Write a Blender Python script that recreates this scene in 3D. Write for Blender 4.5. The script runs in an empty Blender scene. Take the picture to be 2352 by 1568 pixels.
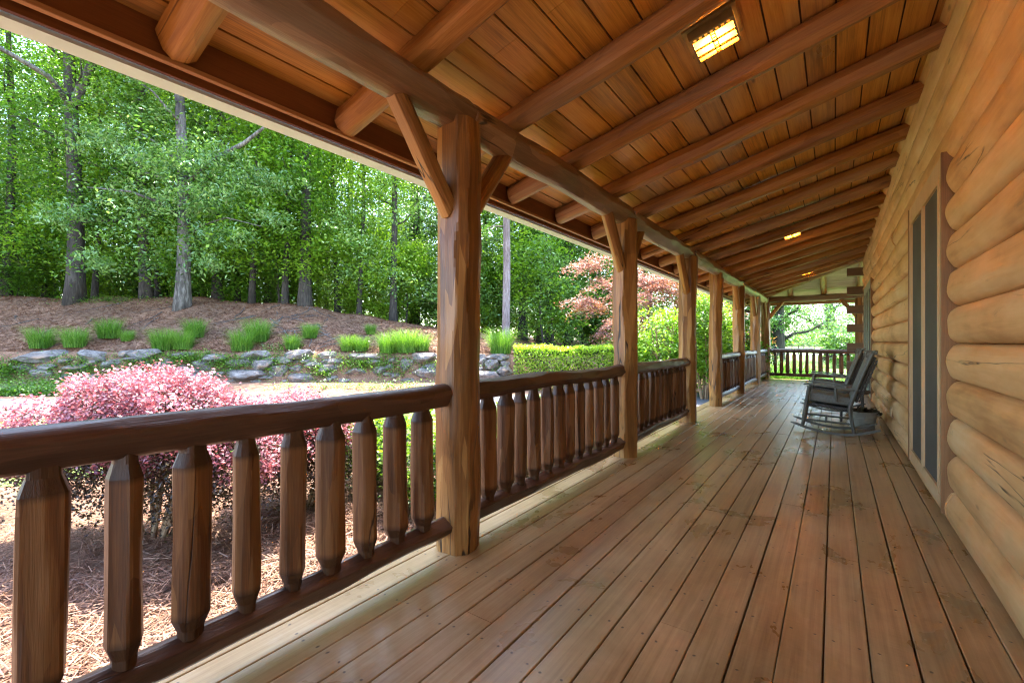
import bpy, bmesh, math, random
import numpy as np
from mathutils import Vector, Matrix
R_ = math.radians
scene = bpy.context.scene
col = scene.collection
# ------------------------------------------------------------------ camera
H = 1.2
YAW = R_(35.281)
cd = bpy.data.cameras.new('camera'); cam = bpy.data.objects.new('camera', cd); col.objects.link(cam)
cam.location = (0, 0, H); cam.rotation_euler = (R_(90), 0, YAW)
cd.sensor_width = 36; cd.lens = 16.0; cd.clip_start = .05; cd.clip_end = 3000
scene.camera = cam
# ------------------------------------------------------------------ sky and sun
SUN_EL, SUN_AZ = 67.0, math.degrees(math.atan2(-.50, .866))      # azimuth: x=sin, y=cos of the direction to the sun
w = bpy.data.worlds.new("World"); scene.world = w; w.use_nodes = True
nt = w.node_tree; bg = nt.nodes['Background']
sky = nt.nodes.new('ShaderNodeTexSky'); sky.sky_type = 'NISHITA'; sky.sun_disc = False
sky.sun_elevation = R_(SUN_EL); sky.sun_rotation = R_(SUN_AZ); sky.air_density = 1.0; sky.dust_density = 1.2; sky.ozone_density = 1.0
nt.links.new(sky.outputs[0], bg.inputs['Color']); bg.inputs['Strength'].default_value = 0.15
sl = bpy.data.lights.new('sun', 'SUN'); sl.energy = 2.5; sl.angle = R_(.55); sl.color = (1, .94, .83)
so = bpy.data.objects.new('sun', sl); col.objects.link(so)
sd = Vector((math.sin(R_(SUN_AZ))*math.cos(R_(SUN_EL)), math.cos(R_(SUN_AZ))*math.cos(R_(SUN_EL)), math.sin(R_(SUN_EL))))
so.rotation_euler = sd.to_track_quat('Z', 'Y').to_euler(); so.location = (-10, -10, 30)
scene.view_settings.view_transform = 'Standard'; scene.view_settings.look = 'None'
scene.view_settings.exposure = 3.45; scene.view_settings.gamma = 1.0
scene.cycles.use_denoising = True; scene.cycles.denoising_prefilter = 'NONE'; scene.cycles.pixel_filter_type = 'BLACKMAN_HARRIS'; scene.cycles.filter_width = 1.2
# ------------------------------------------------------------------ helpers
SN, CS = math.sin(YAW), math.cos(YAW)
def AD(a, d, z=0.0): return Vector((a*CS - d*SN, a*SN + d*CS, z))     # lateral / forward metres to world
def PX(u, v, D):                                                      # survey point of the photo (2352 px wide) at distance D
    return AD((u-1176)/1045.3*D, D, H + (784-v)/1045.3*D)
def on_plane_x(u, v, X):
    r = PX(u, v, 1.0) - Vector((0, 0, H)); t = X/r.x
    return Vector((X, r.y*t, H + r.z*t))
def sstep(x, a, b):
    t = np.clip((x-a)/(b-a), 0, 1); return t*t*(3-2*t)
def tag(o, label=None, cat=None, group=None, kind=None):
    if label: o['label'] = label
    if cat: o['category'] = cat
    if group: o['group'] = group
    if kind: o['kind'] = kind
    return o
def empty(name, loc=(0, 0, 0), label=None, cat=None, group=None, rz=0):
    o = bpy.data.objects.new(name, None); col.objects.link(o); o.location = loc; o.rotation_euler = (0, 0, rz)
    o.empty_display_size = .1
    return tag(o, label, cat, group)
def npmesh(name, V, F, mat=None, rnd=None, smooth=False, angle=None, uv=None, mi=None):
    V = np.asarray(V, np.float32); F = np.asarray(F, np.int32)
    me = bpy.data.meshes.new(name); n = len(F); k = F.shape[1]
    me.vertices.add(len(V)); me.vertices.foreach_set('co', V.ravel())
    me.loops.add(n*k); me.loops.foreach_set('vertex_index', F.ravel())
    me.polygons.add(n); me.polygons.foreach_set('loop_start', np.arange(0, n*k, k, dtype=np.int32))
    me.polygons.foreach_set('loop_total', np.full(n, k, np.int32))
    if uv is not None:
        l = me.uv_layers.new(name='UVMap'); l.data.foreach_set('uv', np.asarray(uv, np.float32).ravel())
    me.update(calc_edges=True)
    if rnd is not None:
        at = me.attributes.new('rnd', 'FLOAT', 'FACE'); at.data.foreach_set('value', np.asarray(rnd, np.float32))
    me.validate()
    me.polygons.foreach_set('use_smooth', np.full(len(me.polygons), bool(smooth)))
    if smooth:
        me.polygons.foreach_set('use_smooth', np.ones(len(me.polygons), bool))
        if angle: me.set_sharp_from_angle(angle=R_(angle))
    for m in (mat if isinstance(mat, (list, tuple)) else [mat]):
        if m: me.materials.append(m)
    if mi is not None: me.polygons.foreach_set('material_index', np.asarray(mi, np.int32))
    return me
def link(name, me, parent=None, loc=(0, 0, 0), rot=None):
    o = bpy.data.objects.new(name, me); col.objects.link(o)
    if parent: o.parent = parent
    o.location = loc
    if rot is not None: o.rotation_mode = 'QUATERNION'; o.rotation_quaternion = rot
    return o
class MB:                                                             # collects shapes with local coordinates
    def __init__(s): s.bm = bmesh.new()
    def box(s, x0, x1, y0, y1, z0, z1, M=None, bev=0):
        r = bmesh.ops.create_cube(s.bm, size=1.0); vs = r['verts']
        for v in vs: v.co = Vector((x0+(v.co.x+.5)*(x1-x0), y0+(v.co.y+.5)*(y1-y0), z0+(v.co.z+.5)*(z1-z0)))
        if bev:
            es = list({e for v in vs for e in v.link_edges})
            rr = bmesh.ops.bevel(s.bm, geom=es, offset=bev, segments=2, affect='EDGES', profile=.5)
            vs = list({v for f in rr['faces'] for v in f.verts} | {v for v in vs if v.is_valid})
        if M is not None: bmesh.ops.transform(s.bm, matrix=M, verts=vs)
        return s
    def tube(s, pts, rad, seg=8, flat=1.0, M=None):
        pts = [Vector(p) for p in pts]; n = len(pts); rings = []
        rad = rad if isinstance(rad, (list, tuple)) else [rad]*n
        up0 = None
        for i, p in enumerate(pts):
            t = (pts[min(i+1, n-1)]-pts[max(i-1, 0)]).normalized()
            if up0 is None: up0 = Vector((0, 0, 1)) if abs(t.z) < .9 else Vector((0, 1, 0))
            x = up0.cross(t).normalized(); y = t.cross(x).normalized(); up0 = y
            rings.append([s.bm.verts.new(p + x*math.cos(2*math.pi*k/seg)*rad[i] + y*math.sin(2*math.pi*k/seg)*rad[i]*flat) for k in range(seg)])
        for i in range(n-1):
            for k in range(seg):
                s.bm.faces.new((rings[i][k], rings[i][(k+1) % seg], rings[i+1][(k+1) % seg], rings[i+1][k]))
        s.bm.faces.new(list(reversed(rings[0]))); s.bm.faces.new(rings[-1])
        if M is not None: bmesh.ops.transform(s.bm, matrix=M, verts=[v for r in rings for v in r])
        return s
    def prism(s, poly, y0, y1):                                       # polygon in xz pushed along y
        a = [s.bm.verts.new((x, y0, z)) for x, z in poly]; b = [s.bm.verts.new((x, y1, z)) for x, z in poly]
        n = len(poly)
        s.bm.faces.new(a); s.bm.faces.new(list(reversed(b)))
        for i in range(n): s.bm.faces.new((a[(i+1) % n], a[i], b[i], b[(i+1) % n]))
        return s
    def lathe(s, prof, seg=32):
        rings = [[s.bm.verts.new((r*math.cos(2*math.pi*k/seg), r*math.sin(2*math.pi*k/seg), z)) for k in range(seg)] for r, z in prof]
        for i in range(len(prof)-1):
            for k in range(seg): s.bm.faces.new((rings[i][k], rings[i][(k+1) % seg], rings[i+1][(k+1) % seg], rings[i+1][k]))
        return s
    def build(s, name, mat, parent=None, loc=(0, 0, 0), smooth=None, rot=None):
        bmesh.ops.recalc_face_normals(s.bm, faces=s.bm.faces)
        me = bpy.data.meshes.new(name); s.bm.to_mesh(me); s.bm.free(); me.materials.append(mat)
        if smooth:
            me.polygons.foreach_set('use_smooth', np.ones(len(me.polygons), bool)); me.set_sharp_from_angle(angle=R_(smooth))
        return link(name, me, parent, loc, rot)
# ------------------------------------------------------------------ materials
class NT:
    def __init__(s, name):
        s.m = bpy.data.materials.new(name); s.m.use_nodes = True; s.t = s.m.node_tree; s.b = s.t.nodes['Principled BSDF']; s.out = s.t.nodes['Material Output']
    def n(s, typ, **kw):
        nd = s.t.nodes.new('ShaderNode'+typ)
        for k, v in kw.items(): setattr(nd, k, v)
        return nd
    def l(s, a, b): s.t.links.new(a, b)
    def val(s, sock, v):
        if hasattr(v, 'links'): s.l(v, sock)
        else: sock.default_value = v
    def math(s, op, a, b=None, clamp=False):
        nd = s.n('Math', operation=op, use_clamp=clamp); s.val(nd.inputs[0], a)
        if b is not None: s.val(nd.inputs[1], b)
        return nd.outputs[0]
    def ramp(s, fac, stops, interp='LINEAR'):
        nd = s.n('ValToRGB'); cr = nd.color_ramp; cr.interpolation = interp
        while len(cr.elements) > 1: cr.elements.remove(cr.elements[-1])
        cr.elements[0].position = stops[0][0]; cr.elements[0].color = (*stops[0][1], 1)
        for p, c in stops[1:]: e = cr.elements.new(p); e.color = (*c, 1)
        s.l(fac, nd.inputs[0]); return nd.outputs[0]
    def mix(s, fac, a, b, mode='MIX'):
        nd = s.n('Mix', data_type='RGBA', blend_type=mode); s.val(nd.inputs[0], fac)
        for i, v in ((6, a), (7, b)):
            if hasattr(v, 'links'): s.l(v, nd.inputs[i])
            else: nd.inputs[i].default_value = (*v, 1)
        return nd.outputs[2]
    def coord(s, scale=(1, 1, 1), shift=True, kind='Object'):
        tc = s.n('TexCoord').outputs[kind]
        mp = s.n('Mapping'); s.l(tc, mp.inputs[0]); mp.inputs['Scale'].default_value = scale
        if shift:
            oi = s.n('ObjectInfo').outputs['Random']
            cb = s.n('CombineXYZ'); s.l(s.math('MULTIPLY', oi, 37.0), cb.inputs[0]); s.l(s.math('MULTIPLY', oi, 91.0), cb.inputs[1]); s.l(s.math('MULTIPLY', oi, 53.0), cb.inputs[2])
            s.l(cb.outputs[0], mp.inputs['Location'])
        return mp.outputs[0]
    def noise(s, vec, scale=1.0, detail=4.0, rough=.55, dist=0.0):
        nd = s.n('TexNoise'); s.l(vec, nd.inputs['Vector']); nd.inputs['Scale'].default_value = scale
        nd.inputs['Detail'].default_value = detail; nd.inputs['Roughness'].default_value = rough; nd.inputs['Distortion'].default_value = dist
        return nd.outputs[0]
    def attr(s, name): return s.n('Attribute', attribute_name=name).outputs['Fac']
    def bump(s, h, strength=.3, dist=.01):
        nd = s.n('Bump'); s.l(h, nd.inputs['Height']); nd.inputs['Strength'].default_value = strength; nd.inputs['Distance'].default_value = dist
        s.l(nd.outputs[0], s.b.inputs['Normal'])
def ax(axis, lo, hi): return tuple(lo if c == axis else hi for c in 'XYZ')
def wood(name, dark, mid, light, axis='X', rough=.5, blotch=.6, checks=0.0, knots=.5, bump=.25, spec=.5, end=None, islands=False, greyed=0.0, chips=0.0, chipsize=(1.6, 13), tips=None):
    s = NT(name)
    big = s.noise(s.coord(ax(axis, .8, 2.6)), 1.0, 4, .6)
    grain = s.noise(s.coord(ax(axis, .9, 26)), 1.0, 5, .6, .6)
    fine = s.noise(s.coord(ax(axis, 5, 170)), 1.0, 3, .6)
    f = s.math('ADD', s.math('MULTIPLY', big, blotch), s.math('MULTIPLY', grain, 1-blotch))
    f = s.math('ADD', f, s.math('MULTIPLY', s.math('SUBTRACT', fine, .5), .34))
    if islands:
        f = s.math('ADD', f, s.math('MULTIPLY', s.math('SUBTRACT', s.attr('rnd'), .5), .09))
    c = s.ramp(f, [(.30, dark), (.5, mid), (.70, light)])
    h = s.math('ADD', grain, fine)
    if chips:                                                         # tool marks: long facets that took the stain differently
        wob = s.n('TexVoronoi', feature='F1'); s.l(s.coord(ax(axis, *chipsize)), wob.inputs['Vector']); wob.inputs['Scale'].default_value = 1.0; wob.inputs['Randomness'].default_value = 1.0
        sp = s.n('SeparateColor'); s.l(wob.outputs['Color'], sp.inputs[0])
        c = s.mix(s.math('MULTIPLY', sp.outputs[0], chips), c, tuple(x*.42 for x in mid)); c = s.mix(s.math('MULTIPLY', s.math('GREATER_THAN', sp.outputs[1], .66), chips*.55), c, light)
        h = s.math('ADD', h, s.math('MULTIPLY', wob.outputs['Distance'], 1.6))
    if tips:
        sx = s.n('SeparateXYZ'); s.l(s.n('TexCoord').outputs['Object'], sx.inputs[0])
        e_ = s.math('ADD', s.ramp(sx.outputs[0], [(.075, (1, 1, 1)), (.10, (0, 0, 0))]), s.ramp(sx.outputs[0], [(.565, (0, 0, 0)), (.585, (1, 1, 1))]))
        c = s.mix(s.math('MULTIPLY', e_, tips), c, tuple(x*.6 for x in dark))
    if knots:
        vo = s.n('TexVoronoi'); s.l(s.coord(ax(axis, 1.1, 4.2)), vo.inputs['Vector']); vo.inputs['Scale'].default_value = 1.15
        km = s.ramp(vo.outputs['Distance'], [(.03, (1, 1, 1)), (.085, (0, 0, 0))])
        c = s.mix(s.math('MULTIPLY', km, knots), c, tuple(x*.25 for x in dark))
    if greyed:
        gm = s.noise(s.coord(ax(axis, .5, 1.6)), 1.3, 3, .5)
        c = s.mix(s.math('MULTIPLY', s.ramp(gm, [(.46, (0, 0, 0)), (.66, (1, 1, 1))]), greyed), c, tuple((sum(light)/3)*k for k in (1.05, 1, .85)))
    if checks:
        ck = s.noise(s.coord(ax(axis, .55, 7.0)), 1.0, 3, .45, .3)
        line = s.math('ABSOLUTE', s.math('SUBTRACT', ck, .5))
        gate = s.ramp(s.noise(s.coord(ax(axis, .7, 2.2)), .9, 1), [(.5, (0, 0, 0)), (.58, (1, 1, 1))])
        m = s.math('MULTIPLY', s.ramp(line, [(.0035, (1, 1, 1)), (.010, (0, 0, 0))]), s.math('MULTIPLY', gate, checks))
        c = s.mix(m, c, tuple(x*.18 for x in dark))
        h = s.math('SUBTRACT', h, s.math('MULTIPLY', m, 3.0))
    s.l(c, s.b.inputs['Base Color'])
    s.l(s.math('ADD', s.math('MULTIPLY', big, .25), rough-.12), s.b.inputs['Roughness'])
    s.b.inputs['Specular IOR Level'].default_value = spec
    s.bump(h, bump, .004)
    return s.m
def plain(name, c, rough=.5, metal=0, var=.15, scale=20, bump=0, spec=.5, coat=0):
    s = NT(name); n = s.noise(s.coord(), scale, 4)
    s.l(s.mix(s.ramp(n, [(.35, (0, 0, 0)), (.65, (1, 1, 1))]), tuple(x*(1-var) for x in c), tuple(min(1, x*(1+var)) for x in c)), s.b.inputs['Base Color'])
    s.b.inputs['Roughness'].default_value = rough; s.b.inputs['Metallic'].default_value = metal; s.b.inputs['Specular IOR Level'].default_value = spec
    s.b.inputs['Coat Weight'].default_value = coat
    if bump: s.bump(n, bump, .01)
    return s.m
def leafmat(name, stops, rough=.42, trans=.35, tint=(1.2, 1.3, .45), spec=.5):
    s = NT(name); oi = s.n('ObjectInfo').outputs['Random']
    f = s.math('ADD', s.math('MULTIPLY', s.attr('rnd'), .82), s.math('MULTIPLY', oi, .18))
    c = s.ramp(f, stops); s.l(c, s.b.inputs['Base Color']); s.b.inputs['Roughness'].default_value = rough; s.b.inputs['Specular IOR Level'].default_value = spec
    tr = s.n('BsdfTranslucent'); s.l(s.mix(1.0, c, tint, 'MULTIPLY'), tr.inputs[0])
    mx = s.n('MixShader'); mx.inputs[0].default_value = trans
    s.l(s.b.outputs[0], mx.inputs[1]); s.l(tr.outputs[0], mx.inputs[2]); s.l(mx.outputs[0], s.out.inputs[0])
    return s.m
M = {}
M['ceil'] = wood('stained_ceiling_pine', (.25, .100, .012), (.60, .27, .040), (.75, .41, .09), 'X', .32, .45, 0, .8, .15, .5, islands=True, greyed=.3)
M['ceil2'] = wood('glare_ceiling_pine', (.30, .21, .16), (.44, .33, .27), (.58, .47, .40), 'X', .5, .45, 0, .5, .15, .4, islands=True)  # same stained pine, whitish daylight glare put into its colour
M['ceil_back'] = plain('dark_groove_wood', (.075, .028, .010), .7)
M['rafter'] = wood('stained_rafter_log', (.13, .048, .009), (.36, .152, .028), (.54, .27, .068), 'X', .44, .6, .8, .6, .35, .4, chips=.34, chipsize=(2.0, 11), greyed=.3)
M['beam'] = wood('hewn_beam_log', (.11, .048, .018), (.24, .115, .045), (.44, .26, .13), 'X', .42, .6, .9, .6, .5, .6, greyed=.55, chips=.5, chipsize=(2.8, 11))
M['post'] = wood('hewn_post_log', (.080, .031, .009), (.29, .124, .030), (.54, .29, .085), 'X', .42, .6, 1.0, 1.0, .35, .4, chips=.62, chipsize=(1.3, 15))
M['rail'] = wood('dark_red_rail_log', (.036, .014, .008), (.090, .038, .020), (.17, .085, .048), 'X', .38, .6, .7, .5, .35, .6, chips=.55, chipsize=(2.6, 15))
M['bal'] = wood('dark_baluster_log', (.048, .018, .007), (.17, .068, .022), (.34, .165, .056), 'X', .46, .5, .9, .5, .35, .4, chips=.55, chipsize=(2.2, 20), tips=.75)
M['fascia'] = wood('dark_fascia_board', (.12, .042, .012), (.19, .070, .020), (.26, .10, .032), 'Y', .45, .7, 0, .2, .1, .4)
M['trim'] = wood('pale_trim_board', (.30, .14, .05), (.40, .20, .08), (.50, .28, .13), 'Y', .5, .6, 0, .1, .1)
M['gutter'] = plain('off_white_gutter', (.60, .70, .72), .45, 0, .06, 6)
M['gutter_dark'] = plain('dark_downspout', (.05, .045, .04), .4, .2)
M['casing'] = wood('brown_window_casing', (.13, .055, .018), (.24, .108, .034), (.34, .165, .06), 'Z', .5, .5, 0, .2, .15)
M['sash'] = wood('tan_sash', (.46, .27, .11), (.58, .36, .17), (.66, .44, .24), 'Z', .5, .5, 0, .0, .1)
M['jamb'] = wood('pale_jamb', (.50, .30, .14), (.60, .38, .20), (.66, .45, .26), 'Z', .55, .5, 0, .3, .1)
M['screen'] = plain('dark_insect_screen', (.10, .090, .074), .6, 0, .10, 3, 0, .12)
M['chink'] = plain('dark_gap_sealant', (.045, .025, .012), .8)
M['roofing'] = plain('grey_shingle', (.12, .11, .10), .9)
# deck
def deck_mat():
    s = NT('brown_painted_deck')
    big = s.noise(s.coord((1.6, 1.1, 1), False), 1.2, 5, .65, .4); patch = s.noise(s.coord((.9, .5, 1), False), .55, 3, .55)
    grain = s.noise(s.coord((48, 1.2, 1), False), 1.0, 5, .6, .8); cross = s.noise(s.coord((3, 60, 1), False), 1.0, 3, .6)
    f = s.math('ADD', s.math('MULTIPLY', big, .38), s.math('MULTIPLY', grain, .24))
    f = s.math('ADD', f, s.math('MULTIPLY', patch, .38)); f = s.math('ADD', f, s.math('MULTIPLY', s.math('SUBTRACT', s.attr('rnd'), .5), .035))
    c = s.ramp(f, [(.38, (.20, .100, .036)), (.47, (.33, .192, .078)), (.55, (.45, .285, .13)), (.63, (.55, .385, .21))])
    # worn pale scuffs
    sc = s.noise(s.coord((9, 3.0, 1), False), 2.2, 5, .7); gate = s.noise(s.coord((1, 1, 1), False), .8, 2)
    m = s.math('MULTIPLY', s.ramp(sc, [(.55, (0, 0, 0)), (.72, (1, 1, 1))]), s.ramp(gate, [(.5, (0, 0, 0)), (.66, (1, 1, 1))]))
    c = s.mix(s.math('MULTIPLY', m, .65), c, (.52, .38, .25))
    uv = s.n('UVMap').outputs[0]; sep = s.n('SeparateXYZ'); s.l(uv, sep.inputs[0])
    u, v = sep.outputs[0], sep.outputs[1]
    # two nail heads across every joist
    jv = s.math('SUBTRACT', s.math('FRACT', s.math('DIVIDE', v, .406)), .5); jv = s.math('MULTIPLY', jv, .406)
    ju = s.math('SUBTRACT', s.math('ABSOLUTE', u), .043)
    jj = s.math('ADD', jv, s.math('MULTIPLY', s.math('SUBTRACT', s.noise(s.coord((3, 2, 1), False), 2.0, 1), .5), .09))
    dd = s.math('SQRT', s.math('ADD', s.math('MULTIPLY', ju, ju), s.math('MULTIPLY', jj, jj)))
    nail = s.ramp(dd, [(.0035, (1, 1, 1)), (.0072, (0, 0, 0))])
    c = s.mix(s.math('MULTIPLY', nail, .85), c, (.035, .018, .010))
    vo = s.n('TexVoronoi'); s.l(s.coord((4.2, 1.7, 1), False), vo.inputs['Vector']); vo.inputs['Scale'].default_value = 1.0
    kn = s.ramp(vo.outputs['Distance'], [(.02, (1, 1, 1)), (.075, (0, 0, 0))]); c = s.mix(s.math('MULTIPLY', kn, .55), c, (.11, .055, .03))
    sp = s.n('TexVoronoi'); s.l(s.coord((1, 1, 1), False), sp.inputs['Vector']); sp.inputs['Scale'].default_value = 9.0
    c = s.mix(s.math('MULTIPLY', s.ramp(sp.outputs['Distance'], [(.02, (1, 1, 1)), (.05, (0, 0, 0))]), .35), c, (.07, .04, .025))
    s.l(c, s.b.inputs['Base Color'])
    s.l(s.math('ADD', s.math('MULTIPLY', big, .42), .10), s.b.inputs['Roughness']); s.b.inputs['Specular IOR Level'].default_value = .65
    h = s.math('ADD', s.math('MULTIPLY', grain, .6), s.math('MULTIPLY', cross, .55)); h = s.math('SUBTRACT', h, s.math('MULTIPLY', nail, 1.5))
    s.bump(h, .22, .004); return s.m
M['deck'] = deck_mat()
def wall_mat():
    s = NT('honey_log_wall')
    big = s.noise(s.coord((3, 1.0, 3), False), 1.0, 4, .6); grain = s.noise(s.coord((22, 1.3, 22), False), 1.0, 5, .6, 1.2); fine = s.noise(s.coord((120, 6, 120), False), 1.0, 2)
    f = s.math('ADD', s.math('MULTIPLY', big, .74), s.math('MULTIPLY', grain, .26)); f = s.math('ADD', f, s.math('MULTIPLY', s.math('SUBTRACT', s.attr('rnd'), .5), .06))
    c = s.ramp(f, [(.36, (.47, .23, .080)), (.47, (.63, .345, .135)), (.58, (.71, .43, .19)), (.70, (.75, .51, .27))])
    pk = s.noise(s.coord((14, 3.4, 14), False), 1.0, 4, .7, 1.0); gate = s.noise(s.coord((2, .9, 2), False), 1.4, 2)
    m = s.math('MULTIPLY', s.ramp(pk, [(.60, (0, 0, 0)), (.70, (1, 1, 1))]), s.ramp(gate, [(.55, (0, 0, 0)), (.66, (1, 1, 1))]))
    c = s.mix(s.math('MULTIPLY', m, .5), c, (.20, .125, .07))
    ck = s.noise(s.coord((6.5, .33, 6.5), False), 1.0, 5, .42, .15); line = s.math('ABSOLUTE', s.math('SUBTRACT', ck, .5))
    g2 = s.ramp(s.noise(s.coord((1.5, .55, 3.1), False), 1.0, 1), [(.53, (0, 0, 0)), (.57, (1, 1, 1))])
    cm = s.math('MULTIPLY', s.ramp(line, [(.0018, (1, 1, 1)), (.0048, (0, 0, 0))]), g2); c = s.mix(cm, c, (.07, .035, .015))
    vo = s.n('TexVoronoi'); s.l(s.coord((4, 1.6, 5), False), vo.inputs['Vector']); vo.inputs['Scale'].default_value = .9
    kn = s.ramp(vo.outputs['Distance'], [(.02, (1, 1, 1)), (.07, (0, 0, 0))]); c = s.mix(s.math('MULTIPLY', kn, .6), c, (.16, .085, .04))
    s.l(c, s.b.inputs['Base Color']); s.b.inputs['Roughness'].default_value = .52; s.b.inputs['Specular IOR Level'].default_value = .35
    s.bump(s.math('SUBTRACT', s.math('ADD', s.math('MULTIPLY', grain, 1.0), s.math('MULTIPLY', fine, .4)), s.math('MULTIPLY', cm, 4.0)), .35, .006); return s.m
M['wall'] = wall_mat()
M['logend'] = wood('brown_log_end', (.11, .06, .028), (.17, .095, .045), (.24, .14, .07), 'X', .6, .5, 0, .3, .2)
M['bark'] = None
def bark(name, a, b, c_, scale=1.0):
    s = NT(name); n = s.noise(s.coord((9, 9, 1.6)), scale, 6, .65, .8); n2 = s.noise(s.coord((1, 1, .6)), .9, 3)
    f = s.math('ADD', s.math('MULTIPLY', n, .65), s.math('MULTIPLY', n2, .35))
    s.l(s.ramp(f, [(.36, a), (.5, b), (.64, c_)]), s.b.inputs['Base Color']); s.b.inputs['Roughness'].default_value = .9
    s.bump(n, .9, .05); return s.m
M['bark_dark'] = bark('dark_bark', (.018, .014, .012), (.045, .036, .030), (.095, .080, .068))
M['bark_grey'] = bark('grey_bark', (.035, .030, .028), (.10, .088, .080), (.28, .26, .245))
M['bark_pine'] = bark('pine_bark', (.08, .055, .05), (.19, .14, .13), (.32, .26, .25), 1.6)
M['stem'] = bark('tan_shrub_stem', (.12, .07, .035), (.27, .17, .09), (.38, .26, .15))
G1 = [(.0, (.018, .050, .005)), (.35, (.060, .150, .012)), (.7, (.14, .29, .026)), (1.0, (.30, .46, .060))]
M['leaf'] = leafmat('oak_leaf', G1, .30, .42, spec=.9)
M['leaf_cool'] = leafmat('cool_leaf', [(0, (.035, .085, .018)), (.5, (.14, .27, .070)), (1, (.38, .54, .21))], .26, .34, spec=1.0)
M['leaf_bright'] = leafmat('bright_leaf', [(0, (.08, .17, .010)), (.5, (.18, .33, .020)), (1, (.36, .52, .06))], .42, .45)
M['leaf_far'] = leafmat('far_leaf', [(0, (.025, .065, .010)), (.5, (.11, .23, .022)), (1, (.30, .46, .05))], .5, .45)
M['leaf_pale'] = leafmat('pale_sunlit_leaf', [(0, (.10, .19, .09)), (.5, (.20, .33, .16)), (1, (.38, .52, .32))], .4, .45, (1.1, 1.2, .7))
M['leaf_hedge'] = leafmat('glossy_hedge_leaf', [(0, (.12, .17, .02)), (.45, (.28, .42, .04)), (.85, (.48, .62, .08)), (.96, (.58, .60, .11)), (1, (.50, .20, .05))], .28, .5, spec=.7)
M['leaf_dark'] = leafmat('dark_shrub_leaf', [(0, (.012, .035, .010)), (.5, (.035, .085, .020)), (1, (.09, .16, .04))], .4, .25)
M['pink'] = leafmat('pink_loropetalum_leaf', [(0, (.13, .050, .070)), (.3, (.31, .125, .155)), (.6, (.50, .235, .25)), (.88, (.60, .34, .35)), (.96, (.48, .38, .44)), (1, (.58, .20, .04))], .36, .30, (1.2, .6, .6), .55)
M['purple'] = leafmat('purple_green_leaf', [(0, (.030, .018, .018)), (.4, (.065, .045, .030)), (.75, (.11, .085, .035)), (1, (.20, .10, .11))], .4, .3, (1.2, 1.1, .5))
M['maple'] = leafmat('red_maple_leaf', [(0, (.20, .10, .09)), (.5, (.38, .22, .20)), (.8, (.54, .37, .33)), (1, (.56, .20, .17))], .45, .4, (1.3, .9, .6))
M['maple_in'] = leafmat('bronze_maple_leaf', [(0, (.12, .07, .025)), (.5, (.28, .16, .06)), (1, (.42, .27, .11))], .5, .4, (1.3, 1.0, .5))
M['grass'] = leafmat('bright_grass_blade', [(0, (.05, .13, .015)), (.5, (.12, .27, .03)), (1, (.30, .43, .10))], .45, .45)
M['needle'] = leafmat('pine_straw_needle', [(0, (.075, .028, .014)), (.5, (.19, .082, .042)), (1, (.38, .215, .125))], .6, .05, (1, 1, 1))
M['stone'] = None
def stone_mat():
    s = NT('field_stone'); n = s.noise(s.coord(), 2.3, 8, .65); n2 = s.noise(s.coord(), 11, 5, .7)
    f = s.math('ADD', s.math('MULTIPLY', n, .6), s.math('MULTIPLY', n2, .4))
    c = s.ramp(f, [(.32, (.045, .038, .036)), (.46, (.12, .102, .095)), (.56, (.22, .19, .175)), (.68, (.36, .31, .26))])
    c = s.mix(s.ramp(s.noise(s.coord(), 1.2, 3), [(.55, (0, 0, 0)), (.7, (.8, .8, .8))]), c, (.33, .20, .13))
    s.l(c, s.b.inputs['Base Color']); s.b.inputs['Roughness'].default_value = .85; s.bump(f, .8, .04); return s.m
M['stone'] = stone_mat()
def ground_mat():
    s = NT('pine_straw_ground')
    n = s.noise(s.coord((1, 1, 1), False), .35, 5, .6); n2 = s.noise(s.coord((1, 1, 1), False), 3.0, 6, .7); n3 = s.noise(s.coord((30, 30, 30), False), 1.0, 4, .8)
    f = s.math('ADD', s.math('MULTIPLY', n2, .4), s.math('MULTIPLY', n3, .6))
    c = s.ramp(f, [(.38, (.06, .026, .014)), (.47, (.17, .078, .040)), (.55, (.33, .17, .10)), (.64, (.47, .30, .20))])
    c = s.mix(s.ramp(n, [(.42, (0, 0, 0)), (.62, (.55, .55, .55))]), c, (.16, .095, .06))
    s.l(c, s.b.inputs['Base Color']); s.b.inputs['Roughness'].default_value = .95; s.bump(f, .8, .05); return s.m
M['ground'] = ground_mat()
def lawn_mat():
    s = NT('mown_lawn'); n = s.noise(s.coord((1, 1, 1), False), .5, 4); n2 = s.noise(s.coord((1, 1, 1), False), 22, 5, .8)
    f = s.math('ADD', s.math('MULTIPLY', n, .4), s.math('MULTIPLY', n2, .6))
    s.l(s.ramp(f, [(.35, (.07, .14, .02)), (.5, (.17, .29, .045)), (.66, (.30, .42, .10))]), s.b.inputs['Base Color']); s.b.inputs['Roughness'].default_value = .9
    s.bump(n2, .8, .05); return s.m
M['lawn'] = lawn_mat()
M['drive'] = plain('pale_asphalt_drive', (.15, .15, .165), .9, 0, .18, 3, .2)
M['concrete'] = plain('pale_concrete', (.55, .53, .50), .9, 0, .1, 4, .1)
M['chair'] = plain('charcoal_chair_paint', (.090, .084, .064), .45, 0, .2, 8)
M['cushion'] = plain('charcoal_cushion_cloth', (.145, .137, .110), .75, 0, .2, 60, .15)
M['wicker'] = None
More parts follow.
